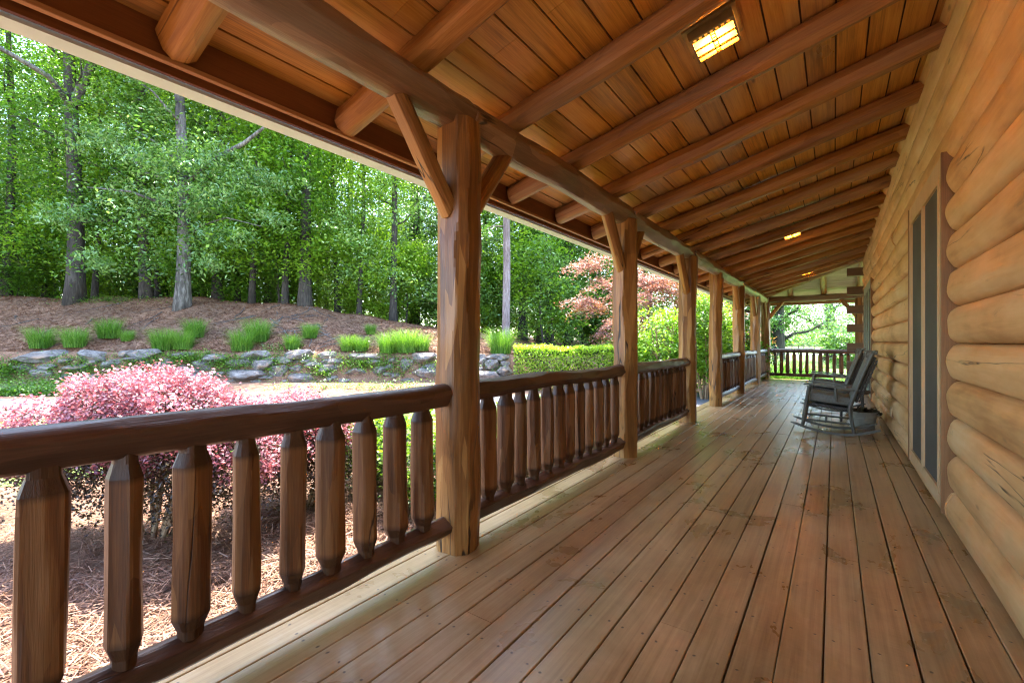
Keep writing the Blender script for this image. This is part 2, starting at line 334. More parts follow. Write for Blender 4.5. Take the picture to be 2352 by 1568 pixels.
def wicker_mat():
    s = NT('dark_wicker'); a = s.n('TexWave', wave_type='BANDS', bands_direction='X'); s.l(s.coord(), a.inputs['Vector']); a.inputs['Scale'].default_value = 28
    b = s.n('TexWave', wave_type='BANDS', bands_direction='DIAGONAL'); s.l(s.coord(), b.inputs['Vector']); b.inputs['Scale'].default_value = 22
    f = s.math('MULTIPLY', a.outputs[1], b.outputs[1]); s.l(s.ramp(f, [(0, (.03, .027, .022)), (.6, (.12, .105, .085))]), s.b.inputs['Base Color']); s.b.inputs['Roughness'].default_value = .5
    s.bump(f, .8, .01); return s.m
M['wicker'] = wicker_mat()
M['zinc'] = plain('galvanised_tub', (.42, .43, .39), .45, .35, .25, 5)
M['bronze'] = plain('aged_bronze', (.34, .25, .11), .5, .4, .2, 10)
M['lead'] = plain('lamp_came', (.05, .025, .008), .8, 0)
def lamp_glass():
    s = NT('amber_lamp_glass'); n = s.noise(s.coord((1, 1, 1)), 7, 5, .6, .6)
    c = s.ramp(n, [(.35, (1.0, .36, .03)), (.6, (1.0, .60, .12)), (.75, (1.0, .80, .34))])
    s.b.inputs['Base Color'].default_value = (.06, .03, .01, 1); s.b.inputs['Specular IOR Level'].default_value = 0; s.b.inputs['Roughness'].default_value = 1; s.l(c, s.b.inputs['Emission Color']); s.b.inputs['Emission Strength'].default_value = .055
    tr = s.n('BsdfTranslucent'); tr.inputs[0].default_value = (1.0, .62, .20, 1); ad = s.n('AddShader'); s.l(s.b.outputs[0], ad.inputs[0]); s.l(tr.outputs[0], ad.inputs[1]); s.l(ad.outputs[0], s.out.inputs[0]); return s.m
M['lamp'] = lamp_glass()
M['plastic'] = plain('tan_outlet_plastic', (.50, .33, .16), .5, 0, .05)
M['fencewood'] = plain('dark_fence_wood', (.04, .032, .028), .8)
M['farleafwood'] = M['bark_dark']
# ------------------------------------------------------------------ hewn logs (local x along the log)
def sm(rng, x, f, n=3):
    return sum(math.sin(rng.uniform(0, 6.28)) * 0 + np.sin(x*f*(1+.7*i)*rng.uniform(.7, 1.3) + rng.uniform(0, 6.28))/(1+i) for i in range(n))/1.6
def log_mesh(name, L, R, mat, seed, K=11, nseg=26, step=.07, amp=.05, wander=.006, taper=0.0, flatz=None, prof=None, cut0=None, cut1=None, irregular=.35, xs=None):
    rng = random.Random(seed)
    if xs is None:
        n = max(2, int(L/step)); xs = np.linspace(0, L, n+1)
    xs = np.asarray(xs, float); n = len(xs)
    th = np.linspace(0, 2*math.pi, nseg, endpoint=False)
    X, T = np.meshgrid(xs, th, indexing='ij'); r = np.full(X.shape, 9.0)
    for k in range(K):
        a = 2*math.pi*(k + rng.uniform(-irregular, irregular))/K
        d = R*(.955 + rng.uniform(-.5, .5)*amp) + R*amp*.55*sm(rng, xs, 3.2) + R*amp*.28*sm(rng, xs, 11, 2)
        cc = np.cos(T-a); r = np.minimum(r, np.where(cc > .2, d[:, None]/np.maximum(cc, .2), 9.0))
    r = np.minimum(r, R*1.05)
    r *= (1 - taper*xs/max(L, .01))[:, None]
    if prof is not None: r *= np.interp(xs, [p[0] for p in prof], [p[1] for p in prof])[:, None]
    y = np.cos(T)*r; z = np.sin(T)*r
    if flatz is not None: z = np.maximum(z, -R*flatz)
    y += wander*sm(rng, xs, 1.6)[:, None]; z += wander*sm(rng, xs, 1.9)[:, None]
    X2 = X.copy()
    if cut0 is not None: X2[0] += z[0]*cut0[1] + y[0]*cut0[0]
    if cut1 is not None: X2[-1] += z[-1]*cut1[1] + y[-1]*cut1[0]
    V = np.stack([X2, y, z], -1).reshape(-1, 3)
    F = []
    i, j = np.meshgrid(np.arange(n-1), np.arange(nseg), indexing='ij')
    F = np.stack([i*nseg+j, i*nseg+(j+1) % nseg, (i+1)*nseg+(j+1) % nseg, (i+1)*nseg+j], -1).reshape(-1, 4)[:, ::-1]
    c0 = len(V); V = np.vstack([V, [[X2[0].mean(), y[0].mean(), z[0].mean()], [X2[-1].mean(), y[-1].mean(), z[-1].mean()]]])
    jj = np.arange(nseg); jn = (jj+1) % nseg; o = (n-1)*nseg
    cap0 = np.stack([np.full(nseg, c0), jj, jn, jn], -1); cap1 = np.stack([np.full(nseg, c0+1), o+jn, o+jj, o+jj], -1)
    bm = bmesh.new(); vs = [bm.verts.new(v) for v in V]
    for f in F: bm.faces.new([vs[q] for q in f])
    for f in cap0: bm.faces.new([vs[f[0]], vs[f[2]], vs[f[1]]][::-1])
    for f in cap1: bm.faces.new([vs[f[0]], vs[f[2]], vs[f[1]]][::-1])
    bmesh.ops.recalc_face_normals(bm, faces=bm.faces)
    me = bpy.data.meshes.new(name); bm.to_mesh(me); bm.free(); me.materials.append(mat)
    me.polygons.foreach_set('use_smooth', np.ones(len(me.polygons), bool)); me.set_sharp_from_angle(angle=R_(11))
    return me
def log(name, p0, p1, R, mat, seed, parent=None, **kw):
    p0, p1 = Vector(p0), Vector(p1); d = p1-p0; L = d.length; d.normalize()
    y = Vector((0, 0, 1)).cross(d) if abs(d.z) < .95 else Vector((0, 1, 0)); y.normalize(); z = d.cross(y)
    rot = Matrix((d, y, z)).transposed().to_quaternion()
    me = log_mesh(name, L, R, mat, seed, **kw)
    off = parent.location if parent else Vector((0, 0, 0))
    return link(name, me, parent, p0-off, rot)
# ------------------------------------------------------------------ porch constants
XP, PS = -1.8, .26                      # post line and roof pitch
RB = 2.60                               # underside of rafters above the post line
def rz(X): return RB + PS*(X-XP)
WX = .62; YC = 14.35; YB = 16.72; Y0 = -3.2
POSTS = [(-3.1), (-.55), 2.0, 4.6, 7.13, 9.14, 11.61, 14.36, 16.72]
# ------------------------------------------------------------------ ground
def hz(a, d):
    a = np.asarray(a, float); d = np.asarray(d, float); r = a/np.maximum(d, 3.0)
    zt = np.interp(r, [-1.3, -.93, -.72, -.45, -.26, -.1, -.013, .06, .2, .35, .5], [3.6, 3.45, 3.5, 3.05, 2.2, 1.7, 1.32, .85, .5, 0, -.6])
    mw = 1-sstep(r, -.01, .09); ztop = -.6 + 1.30*mw
    zb = -.6 + .25*mw
    z = np.full(np.broadcast(a, d).shape, -.6)
    z = z + (zb+.6)*sstep(d, 14.9, 17.2) + (ztop-zb)*sstep(d, 17.3, 18.0)
    z = z + (zt-ztop)*np.clip((d-18.0)/6.0, 0, 1) + np.clip(d-24, 0, 30)*.025*(zt > -.3)
    bump = .05*np.sin(a*1.3+d*.7)+.04*np.sin(a*2.9-d*2.1)+.03*np.sin(a*.6-d*3.1)
    return z + bump*sstep(d, 17.8, 19)*(1-sstep(r, .3, .5))
al = np.unique(np.concatenate([np.arange(-45, 24, .5), -45-np.geomspace(1, 900, 16), 24+np.geomspace(1, 900, 16)]))
dl = np.unique(np.concatenate([np.arange(-40, 14, 4.0), np.arange(14, 30, .3), 30+np.geomspace(.5, 1500, 34), [-400.]]))
A, D = np.meshgrid(al, dl, indexing='ij'); Z = hz(A, D)
V = np.stack([A*CS-D*SN, A*SN+D*CS, Z], -1).reshape(-1, 3); n2 = len(dl)
i, j = np.meshgrid(np.arange(len(al)-1), np.arange(n2-1), indexing='ij')
F = np.stack([i*n2+j, (i+1)*n2+j, (i+1)*n2+j+1, i*n2+j+1], -1).reshape(-1, 4)
tag(link('ground', npmesh('ground', V, F, M['ground'], smooth=True)), kind='structure')
def sheet(name, poly, z, mat):
    bm = bmesh.new(); f = bm.faces.new([bm.verts.new((p[0], p[1], z)) for p in poly])
    if f.normal.z < 0: f.normal_flip()
    bm.normal_update()
    if f.normal.z < 0: bmesh.ops.reverse_faces(bm, faces=[f])
    me = bpy.data.meshes.new(name); bm.to_mesh(me); bm.free(); me.materials.append(mat)
    return tag(link(name, me), kind='structure')
def wavy(pts, amp, seed, n=10):
    rng = random.Random(seed); out = []
    for k in range(len(pts)-1):
        a, b = Vector(pts[k]), Vector(pts[k+1])
        for q in range(n): out.append(a.lerp(b, q/n) + Vector((rng.uniform(-amp, amp), rng.uniform(-amp, amp), 0)))
    return out + [Vector(pts[-1])]
# driveway across the view, lawn between it and the straw bed, far lawn, far road
dr = wavy([AD(-34, 10.6), AD(-12, 10.6), AD(-2, 11.6), AD(5.5, 12.4), AD(10, 13.4)], .04, 1) + wavy([AD(9, 16.2), AD(5, 15.9), AD(-2, 14.9), AD(-12, 14.2), AD(-34, 14.2)], .05, 2)
sheet('driveway', dr, -.588, M['drive'])
lw = wavy([AD(-30, 4.2), AD(-9.5, 4.9), AD(-6.2, 5.7), AD(-3.2, 7.6), AD(-1, 9.5), AD(2.2, 11.0)], .08, 3) + wavy([AD(2.3, 12.0), AD(-2, 11.55), AD(-12, 10.55), AD(-30, 10.55)], .05, 4)
sheet('lawn', lw, -.594, M['lawn'])
fl = [(-3.3, 17.6), (.0, 17.3), (60, 17.3), (200, 120), (160, 420), AD(.36*300, 300), AD(.36*60, 60), AD(.40*24, 24), AD(.42*19, 19)]
sheet('field', [(p[0], p[1]) for p in fl], -.594, M['lawn'])
sheet('road', [AD(15, 55), AD(70, 70), AD(70, 74), AD(14.6, 58)], -.588, M['concrete'])
sheet('path', [(-.9, 17.25), (3.5, 17.25), (3.5, 18.0), (-.7, 17.9)], -.585, M['concrete'])
# ------------------------------------------------------------------ deck
def deck():
    rng = random.Random(5); V = []; F = []; U = []; rnd = []
    pitch, gap, ch = .145, .0058, .0028
    x = -.03 - 14*pitch
    while x < WX+.02 or x < 6:
        x1 = x+pitch-gap; xe = x1
        ya = Y0 if x < WX+.06 else YC-.1
        yb = 17.02
        y = ya; first = True
        while y < yb-.01:
            Ln = rng.uniform(1.5, 4.8) if first else rng.choice([3.66, 4.27, 4.88, 4.88]); first = False
            y1 = min(yb, y+Ln)
            if yb-y1 < .6: y1 = yb
            dz = rng.uniform(-.0012, .0012); sk = rng.uniform(-.0015, .0015); b = len(V); yy1 = y1-.0035
            for yv in (y, yy1):
                for px, pz in ((x+sk, -.03), (x+sk, -ch), (x+ch+sk, 0), (x1-ch+sk, 0), (x1+sk, -ch), (x1+sk, -.03)):
                    V.append((px, yv, pz+dz-(.0)))
            r_ = rng.random()
            def q(a, b2, c, d, ua, ub):
                F.append((b+a, b+b2, b+c, b+d)); rnd.append(r_)
                U.extend([(ua, y), (ub, y), (ub, yy1), (ua, yy1)])
            hw = pitch/2
            for k, (ua, ub) in enumerate(((-hw, -hw), (-hw, -hw+ch), (-hw+ch, hw-ch), (hw-ch, hw), (hw, hw))): q(k, k+1, k+7, k+6, ua, ub)
            F.append((b, b+5, b+3, b+2)); rnd.append(r_); U.extend([(0, 0)]*4)
            F.append((b+8, b+9, b+11, b+6)); rnd.append(r_); U.extend([(0, 0)]*4)
            y = y1
        x += pitch
    me = npmesh('porch_floor', V, F, M['deck'], rnd=rnd, uv=U)
    return link('porch_floor', me)
fo = empty('porch_deck', (0, 0, 0), 'brown plank porch deck running along the log wall', 'deck'); del fo['category'], fo['label']; fo['kind'] = 'structure'
o = deck(); o.parent = fo; o.name = 'deck_boards'
b = MB().box(-2.0, 6, Y0, 16.98, -.10, -.034).box(-2.02, -1.975, Y0, 17.04, -.30, -.012).box(-1.975, 6, 17.03, 17.06, -.30, -.012)
b.build('rim_joist', M['fascia'], fo)
b = MB().box(-1.94, 5.8, Y0+.05, 16.9, -.62, -.30); b.build('skirting', M['chink'], fo)
# steps down through the gap in the railing
MB().box(-2.36, -2.03, 7.35, 8.95, -.24, -.19).box(-2.66, -2.33, 7.35, 8.95, -.42, -.37).box(-2.64, -2.03, 7.38, 7.43, -.6, -.24).box(-2.64, -2.03, 8.87, 8.92, -.6, -.24).build('step', M['deck'], fo)
# ------------------------------------------------------------------ posts with braces
braces = {2.0: (1, 1), 4.6: (1, 1), 7.13: (1, 0), 9.14: (0, 1), 11.61: (1, 0), 14.36: (1, 0), 16.72: (1, 0), -.55: (1, 1), -3.1: (0, 1)}
plabel = {-3.1: 'round log porch post behind the camera at the open end', -.55: 'round log porch post just outside the left of the view',
          2.0: 'thick hewn log porch post nearest the camera, knots down its shaded face', 4.6: 'second log porch post from the camera, between the two long slatted railings',
          7.13: 'third log post, on the near side of the stair gap in the railing', 9.14: 'smooth orange log post on the far side of the stair gap',
          11.61: 'log post between the two far short railings, fifth from the camera', 14.36: 'sixth log post from the camera, next to the corner post', 16.72: 'corner log post where the side and end railings meet'}
for k, y in enumerate(POSTS):
    p = empty('porch_post', (XP, y, 0), plabel[y], 'post', 'log posts carrying the porch roof')
    R = .128 if y != 9.14 else .122
    log('shaft', (XP, y, -.0), (XP, y, 2.47), R, M['post'], 100+k, p, K=11, nseg=64, amp=.14, wander=.006, irregular=.45, step=.05)
    near, far = braces[y]
    s = math.copysign
    for fl_, on in ((-1, near), (1, far)):
        if on:
            log('brace', (XP, y+fl_*.10, 1.97), (XP, y+fl_*.47, 2.46), .058, M['post'], 200+k*2+fl_, p, K=8, nseg=24, amp=.09, wander=.003, cut0=(0, .9), cut1=(0, -.75))
    if y == 16.72: log('brace', (XP+.10, y, 1.97), (XP+.47, y, 2.46), .058, M['post'], 250, p, K=8, nseg=24, amp=.09, cut0=(0, .9), cut1=(0, -.75))
for k, x in enumerate((.62, 3.1)):
    p = empty('porch_post', (x, YB, 0), ['log post at the far end of the porch behind the projecting log ends', 'far end log post hidden round the corner of the house'][k], 'post', 'log posts carrying the porch roof')
    log('shaft', (x, YB, 0), (x, YB, 2.47), .125, M['post'], 130+k, p, K=13, nseg=36)
    log('brace', (x-.10, YB, 1.97), (x-.47, YB, 2.46), .058, M['post'], 260+k, p, K=8, nseg=24, cut0=(0, .9), cut1=(0, -.75))
# ------------------------------------------------------------------ railings
def bal_mesh(seed, R=.051):
    L = .66; prof = [(0, .66), (.032, .70), (.075, 1.0), (.585, 1.0), (.630, .72), (L, .68)]
    xs = np.concatenate([[0, .032, .075], np.linspace(.12, .54, 10), [.585, .630, L]])
    return log_mesh('baluster', L, R, M['bal'], seed, K=8, nseg=36, amp=.20, wander=.004, prof=prof, xs=xs, irregular=.5)
BAL = [bal_mesh(300+k, .049+.0035*(k % 4)) for k in range(9)]
up = Vector((0, 0, 1)).rotation_difference(Vector((1, 0, 0)))
RUP = Matrix(((0, 0, 1), (0, 1, 0), (-1, 0, 0))).transposed()
def railing(p0, p1, label, seed, ys=None):
    p0, p1 = Vector(p0), Vector(p1); d = (p1-p0).normalized(); L = (p1-p0).length
    o = empty('railing', p0, label, 'railing', 'log railings along the porch')
    log('top_rail', p0+Vector((0, 0, .903)), p1+Vector((0, 0, .900)), .062, M['rail'], seed, o, K=8, nseg=40, amp=.22, wander=.007, step=.045, irregular=.5)
    log('bottom_rail', p0+Vector((0, 0, .158)), p1+Vector((0, 0, .155)), .056, M['rail'], seed+1, o, K=8, nseg=40, amp=.22, wander=.007, step=.045, irregular=.5)
    rng = random.Random(seed)
    if ys is None:
        n = int(round((L-.36)/.179)); ys = [.18+.0+(L-.36)*(q)/n for q in range(n+1)]
    for t in ys:
        q = d*t
        b = link('baluster', rng.choice(BAL), o, (q.x, q.y, .195), (Matrix.Rotation(rng.uniform(0, 6.28), 3, 'Z') @ Matrix(((0, 0, -1), (0, 1, 0), (1, 0, 0)))).to_quaternion())
    return o
bays = [(-3.1, -.55, 'dark log railing bay behind the camera'), (-.55, 2.0, 'dark red brown log railing closest to the camera, in front of the pink shrub'),
        (2.0, 4.6, 'second log railing with green shrubs behind it, between the two nearest posts in view'), (4.6, 7.13, 'third log railing with a greenish top rail, ending at the stair gap'),
        (9.14, 11.61, 'short looking log railing just past the stair gap'), (11.61, 14.36, 'log railing between the fifth and sixth posts, pale top rail'), (14.36, 16.72, 'last side railing bay, ending at the far corner post')]
for k, (a, b_, lab) in enumerate(bays):
    ys = None
    if a == -.55: ys = [-.0+.55+t for t in (-.33, -.15, .03, .28, .46, .64, .82, 1.0, 1.17, 1.35, 1.53, 1.71)]; ys = [t for t in ys if t > .15]
    if a == 2.0: ys = [t-2.0 for t in (2.28, 2.47, 2.64, 2.82, 3.01, 3.19, 3.35, 3.54, 3.73, 3.92, 4.11, 4.31)]
    railing((XP, a+.08, 0), (XP, b_-.08, 0), lab, 400+7*k, None if ys is None else [t-.08 for t in ys])
railing((XP+.09, YB, 0), (.62-.09, YB, 0), 'log railing across the far end of the porch, lawn behind it', 470)
railing((.62+.09, YB, 0), (3.1-.09, YB, 0), 'far end log railing continuing round the corner behind the log ends', 480)
# ------------------------------------------------------------------ roof
roof = empty('porch_roof', (XP, Y0, 2.4), 'stained pine plank porch ceiling on round log rafters with a white gutter', 'roof')
def P(name, mb, mat, smooth=None): return mb.build(name, mat, roof, -roof.location, smooth)
CT = .165                                      # rafter depth: boards sit this far above the rafters' underside
def hipY(X): return YC + (WX - X)
def ceiling():
    rng = random.Random(9); V = []; F = []; rnd = []
    pitch, gap, t = .178, .011, .010
    # local frame: build in world, boards along y ; second set along x beyond the hip
    def board(pa, pb, pc, pd, r_):              # quad of underside corners (xy), extruded up
        b = len(V)
        for p in (pa, pb, pc, pd): V.append(p)
        for p in (pa, pb, pc, pd): V.append((p[0], p[1], p[2]+t))
        for f in ((0, 1, 2, 3), (7, 6, 5, 4), (0, 4, 5, 1), (1, 5, 6, 2), (2, 6, 7, 3), (3, 7, 4, 0)): F.append(tuple(b+q for q in f[::-1])); rnd.append(r_)
    x = -1.77 - 4*pitch + .085 - .085
    while x < WX+.3:
        xa, xb = x+gap/2, x+pitch-gap/2
        za, zb = rz(xa)+CT, rz(xb)+CT
        y = Y0; first = True; ye = hipY((xa+xb)/2)
        while y < ye-.01:
            y1 = min(ye, y + (rng.uniform(1, 4) if first else rng.choice([3.05, 3.66, 4.27, 4.88]))); first = False
            if ye-y1 < .7: y1 = ye
            la = y1 if y1 < ye else hipY(xa); lb = y1 if y1 < ye else hipY(xb)
            board((xa, y, za), (xb, y, zb), (xb, lb-.002, zb), (xa, la-.002, za), rng.random())
            y = y1
        x += pitch
    first_part = (list(V), list(F), list(rnd)); V.clear(); F.clear(); rnd.clear()
    y = YB+.03+4*pitch
    while y > YC-.3:
        ya, yb = y-gap/2, y-pitch+gap/2
        za, zb = RB+PS*(YB-ya)+CT, RB+PS*(YB-yb)+CT
        xa, xb = XP+(ya*-1+YB), XP+(YB-yb)
        xx = [xa, xb]; r0 = rng.random()
        board((xa, ya, za), (xb, yb, zb), (3.2, yb, zb), (3.2, ya, za), r0); board((3.203, ya, za), (3.203, yb, zb), (6, yb, zb), (6, ya, za), rng.random())
        y -= pitch
    out = []
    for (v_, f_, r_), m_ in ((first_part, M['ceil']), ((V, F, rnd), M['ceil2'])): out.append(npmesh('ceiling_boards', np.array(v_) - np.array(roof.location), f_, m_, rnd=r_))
    return out
def relocal(me, axis):                          # turn the mesh so its grain axis is local x
    pass
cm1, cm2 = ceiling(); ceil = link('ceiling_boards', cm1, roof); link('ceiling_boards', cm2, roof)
# grain of the ceiling runs along y: swap by an object whose local x is world y
def reaxis(o):
    me = o.data; n = len(me.vertices); co = np.empty(n*3, np.float32); me.vertices.foreach_get('co', co); co = co.reshape(-1, 3)
    co = np.stack([co[:, 1], -co[:, 0], co[:, 2]], -1); me.vertices.foreach_set('co', co.ravel()); me.update()
    o.rotation_euler = (0, 0, R_(90))
reaxis(ceil)
mb = MB()
zt = lambda X: rz(X)+CT
# backing above the boards and the roof skin over the house
for (xa, xb, dz, th) in ((-2.56, .9, .012, .03),):
    v = [(xa, Y0-.1, zt(xa)+dz), (xb, Y0-.1, zt(xb)+dz), (xb, hipY(xb), zt(xb)+dz), (xa, hipY(xa), zt(xa)+dz)]
    bm = mb.bm; a = [bm.verts.new(q) for q in v]; c = [bm.verts.new((q[0], q[1], q[2]+th)) for q in v]
    bm.faces.new(a); bm.faces.new(c[::-1])
    for q in range(4): bm.faces.new((a[q], c[q], c[(q+1) % 4], a[(q+1) % 4]))
v = []
for (x_, y_) in ((XP-.76, YB+.76), (.9, YC-.28), (6.2, YC-.28), (6.2, YB+.76)): v.append((x_, y_, RB+PS*(YB-y_)+CT+.012))
bm = mb.bm; a = [bm.verts.new(q) for q in v]; c = [bm.verts.new((q[0], q[1], q[2]+.03)) for q in v]
bm.faces.new(a); bm.faces.new(c[::-1])
for q in range(4): bm.faces.new((a[q], c[q], c[(q+1) % 4], a[(q+1) % 4]))
P('roof_deck', mb, M['ceil_back'])
mb = MB(); bm = mb.bm
def slab(pts, th=.04):
    a = [bm.verts.new(q) for q in pts]; c = [bm.verts.new((q[0], q[1], q[2]+th)) for q in pts]
    bm.faces.new(a); bm.faces.new(c[::-1])
    for q in range(len(pts)): bm.faces.new((a[q], c[q], c[(q+1) % len(pts)], a[(q+1) % len(pts)]))
zz = lambda X: zt(X)+.06
slab([(-2.6, Y0-.15, zz(-2.6)), (4.0, Y0-.15, zz(4.0)), (4.0, YC-3.4, zz(4.0)), (-2.6, YB+.82, zz(-2.6))])
slab([(-2.6, YB+.86, zz(-2.6)), (4.0, YC-3.35, zz(4.0)), (9, YC-3.35, zz(4.0)), (9, YB+.86, zz(-2.6))])
slab([(4.03, Y0-.15, zz(4.0)), (9.6, Y0-.15, zz(-1.6)), (9.6, YC-3.4, zz(-1.6)), (4.03, YC-3.4, zz(4.0))])
P('shingles', mb, M['roofing'])
# rafters
k = 0; y = .80 - .865*5
while y < YB+.5:
    if y > Y0+.05:
        xe = min(WX+.05, WX-(y-YC)) if y > YC else WX+.05
        xs_ = -2.40
        if xe-xs_ > .3:
            Rr = .083; zc = lambda X: rz(X)+Rr
            seed = 500+k
            log('rafter', (xs_, y, zc(xs_)), (xe, y, zc(xe)), Rr, M['rafter'], seed, roof, K=9, nseg=24, amp=.10, wander=.008, taper=.02, step=.10, cut0=(0, .15))
    y += .865; k += 1
for q, x in enumerate((-1.12, -.25, .60, 1.47, 2.34, 3.2, 4.1)):
    ye = YC-.05 if x > WX else hipY(x)
    log('rafter', (x, YB+.6, RB-PS*.6+.083), (x, ye, RB+PS*(YB-ye)+.083), .083, M['rafter'], 560+q, roof, K=9, nseg=24, amp=.10, step=.12)
log('hip_rafter', (XP-.58, YB+.58, RB-PS*.58+.07), (WX+.03, YC-.03+.0, RB+PS*(WX-XP)+.07), .085, M['rafter'], 590, roof, K=9, nseg=24, amp=.08, step=.12)
# beams
for q in range(len(POSTS)-1):
    y0, y1 = POSTS[q], POSTS[q+1]
    if q == 0: y0 = Y0
    if q == len(POSTS)-2: y1 += .10
    log('beam', (XP, y0+(.05 if q else 0), 2.525), (XP, y1+.047, 2.525), .108, M['beam'], 600+q, roof, K=9, nseg=44, amp=.17, wander=.008, step=.05, irregular=.45)
log('beam', (XP+.10, YB, 2.525), (.62, YB, 2.525), .10, M['beam'], 620, roof, K=9, nseg=30, amp=.10, step=.1)
log('beam', (.625, YB, 2.525), (4.9, YB, 2.525), .10, M['beam'], 621, roof, K=9, nseg=30, amp=.10, step=.1)
# fascia, trim, gutter
XF, YF = -2.42, YB+.62
P('fascia', MB().box(XF-.03, XF, Y0-.1, YF+.03, 2.45, zt(XF)+.02).box(XF+.001, 6.0, YF, YF+.03, 2.45, zt(XF)+.02), M['fascia'])
P('fascia_trim', MB().box(XF-.003, XF+.028, Y0-.1, YF-.03, 2.428, 2.452, bev=.004).box(XF+.03, 6, YF-.028, YF+.003, 2.428, 2.452, bev=.004), M['trim'])
P('fascia_outer', MB().box(XF-.055, XF-.032, Y0-.1, YF+.055, 2.405, zt(XF)).box(XF-.03, 6, YF+.032, YF+.055, 2.405, zt(XF)), M['fascia'])
gp = [(-.055, 2.398), (-.145, 2.398), (-.170, 2.44), (-.158, 2.50), (-.162, 2.51), (-.176, 2.51), (-.185, 2.44), (-.155, 2.385), (-.055, 2.385)]
g = MB(); g.prism([(XF+a, b_) for a, b_ in gp], Y0-.1, YF+.18); P('gutter', g, M['gutter'])
g = MB(); a = [g.bm.verts.new((XF-.185, YF-c, b_)) for c, b_ in gp]; b2 = [g.bm.verts.new((6, YF-c, b_)) for c, b_ in gp]
for q in range(len(gp)): g.bm.faces.new((a[q], a[(q+1) % len(gp)], b2[(q+1) % len(gp)], b2[q]))
P('gutter', g, M['gutter'])
dsx = XF-.11
P('downspout', MB().tube([(dsx, 15.9, 2.40), (dsx, 15.9, 2.30), (dsx+.10, 15.97, 2.20), (-2.12, 16.15, 2.12), (-2.02, 16.25, 2.02), (-2.0, 16.27, 1.9), (-2.0, 16.27, -.5)], .045, 10), M['gutter_dark'], 40)
# ------------------------------------------------------------------ log house wall
house = empty('log_house', (WX, 5.0, 0), 'honey coloured round log wall with dark window casings, along the right of the porch', 'house')
def wallseg(y0, y1, courses, seed, dx=0.0, endround=(True, True)):
    """log courses of the wall between y0 and y1"""
    V = []; F = []; rnd = []; rng = random.Random(seed)
    h = .235; na = 13
    for k in courses:
        z0 = .013 + h*k
        n = max(3, int((y1-y0)/.14)); ys = np.linspace(y0, y1, n+1)
        if endround[0]: ys = np.concatenate([[y0, y0+.012, y0+.035], ys[1:]])
        if endround[1]: ys = np.concatenate([ys[:-1], [y1-.035, y1-.012, y1]])
        off = .007*sm(rng, ys, .8) + rng.uniform(-.004, .004); zo = .004*sm(rng, ys, .6)
        dep = .100*(1+.06*sm(rng, ys, 1.7)); endf = np.ones(len(ys))
        if endround[0]: endf *= np.interp(ys-y0, [0, .012, .035], [.80, .93, 1])
        if endround[1]: endf *= np.interp(y1-ys, [0, .012, .035], [.80, .93, 1])
        b = len(V); hh = h*(1+.0*k)
        ph = np.linspace(-math.pi/2, math.pi/2, na)
        rip = .0025*np.sin(ph*5+rng.uniform(0, 6))
        r_ = rng.random()
        for q, yv in enumerate(ys):
            for p_, rr in zip(ph, rip):
                xx = WX + .062 + dx - (dep[q]*(math.cos(p_)**.56 if math.cos(p_) > 1e-6 else 0) + rr*(1 if abs(p_) < 1.3 else 0) )*endf[q] + off[q]*math.cos(p_)
                zv = z0 + hh/2 + math.sin(p_)*(hh/2-.0005)*(1 if endf[q] == 1 else .965+.035*endf[q]) + zo[q]*math.cos(p_)
                V.append((xx, yv, zv))
        m = len(ys)
        for q in range(m-1):
            for p_ in range(na-1):
                F.append((b+q*na+p_, b+q*na+p_+1, b+(q+1)*na+p_+1, b+(q+1)*na+p_)); rnd.append(r_)
        for (row, fl_) in ((0, 0), (m-1, 1)):
            for p_ in range(0, na-1):
                if p_ in (0,): pass
            c = len(V); base = V[b+row*na: b+(row+1)*na]
            V.append((WX+.05+dx, base[0][1], z0+hh/2))
            for p_ in range(na-1):
                f = (c, b+row*na+p_, b+row*na+p_+1, b+row*na+p_+1)
                F.append(f); rnd.append(r_)
    return V, F, rnd
def wall_obj(name, segs):
    bm = bmesh.new(); lay = bm.faces.layers.float.new('rnd')
    for (y0, y1, cs, seed, er) in segs:
        V, F, rnd = wallseg(y0, y1, cs, seed, 0, er)
        vs = [bm.verts.new(v) for v in V]
        for f, r_ in zip(F, rnd):
            idx = list(dict.fromkeys(f))
            try: ff = bm.faces.new([vs[q] for q in idx])
            except ValueError: continue
            ff[lay] = r_; ff.smooth = True
    bmesh.ops.recalc_face_normals(bm, faces=bm.faces)
    for v in bm.verts: v.co -= house.location
    me = bpy.data.meshes.new(name); bm.to_mesh(me); bm.free(); me.materials.append(M['wall']); me.set_sharp_from_angle(angle=R_(38))
    return link(name, me, house)
D0, D1, DT, DB = 4.0, 5.62, 2.42, .13         # big window opening (casing outside edges)
W0, W1 = 11.0, 13.55
low = range(0, 10)                            # courses beside the windows
wall = wall_obj('log_wall', [(Y0, D0-.014, range(0, 10), 21, (True, True)), (D1+.02, W0-.02, range(0, 10), 22, (True, True)), (W1+.02, YC, range(0, 10), 23, (True, False)),
                             (Y0, 7.3, range(10, 16), 24, (False, False)), (7.3, YC, range(10, 16), 25, (False, False)), (D0-.03, D1+.03, range(0, 1), 26, (False, False)), (W0-.03, W1+.03, range(0, 1), 27, (False, False))])
HL = house.location
def HP(name, mb, mat, parent=None, smooth=None):
    par = parent or house
    off = -HL if par is house else -(HL + par.location)
    return mb.build(name, mat, par, off, smooth)
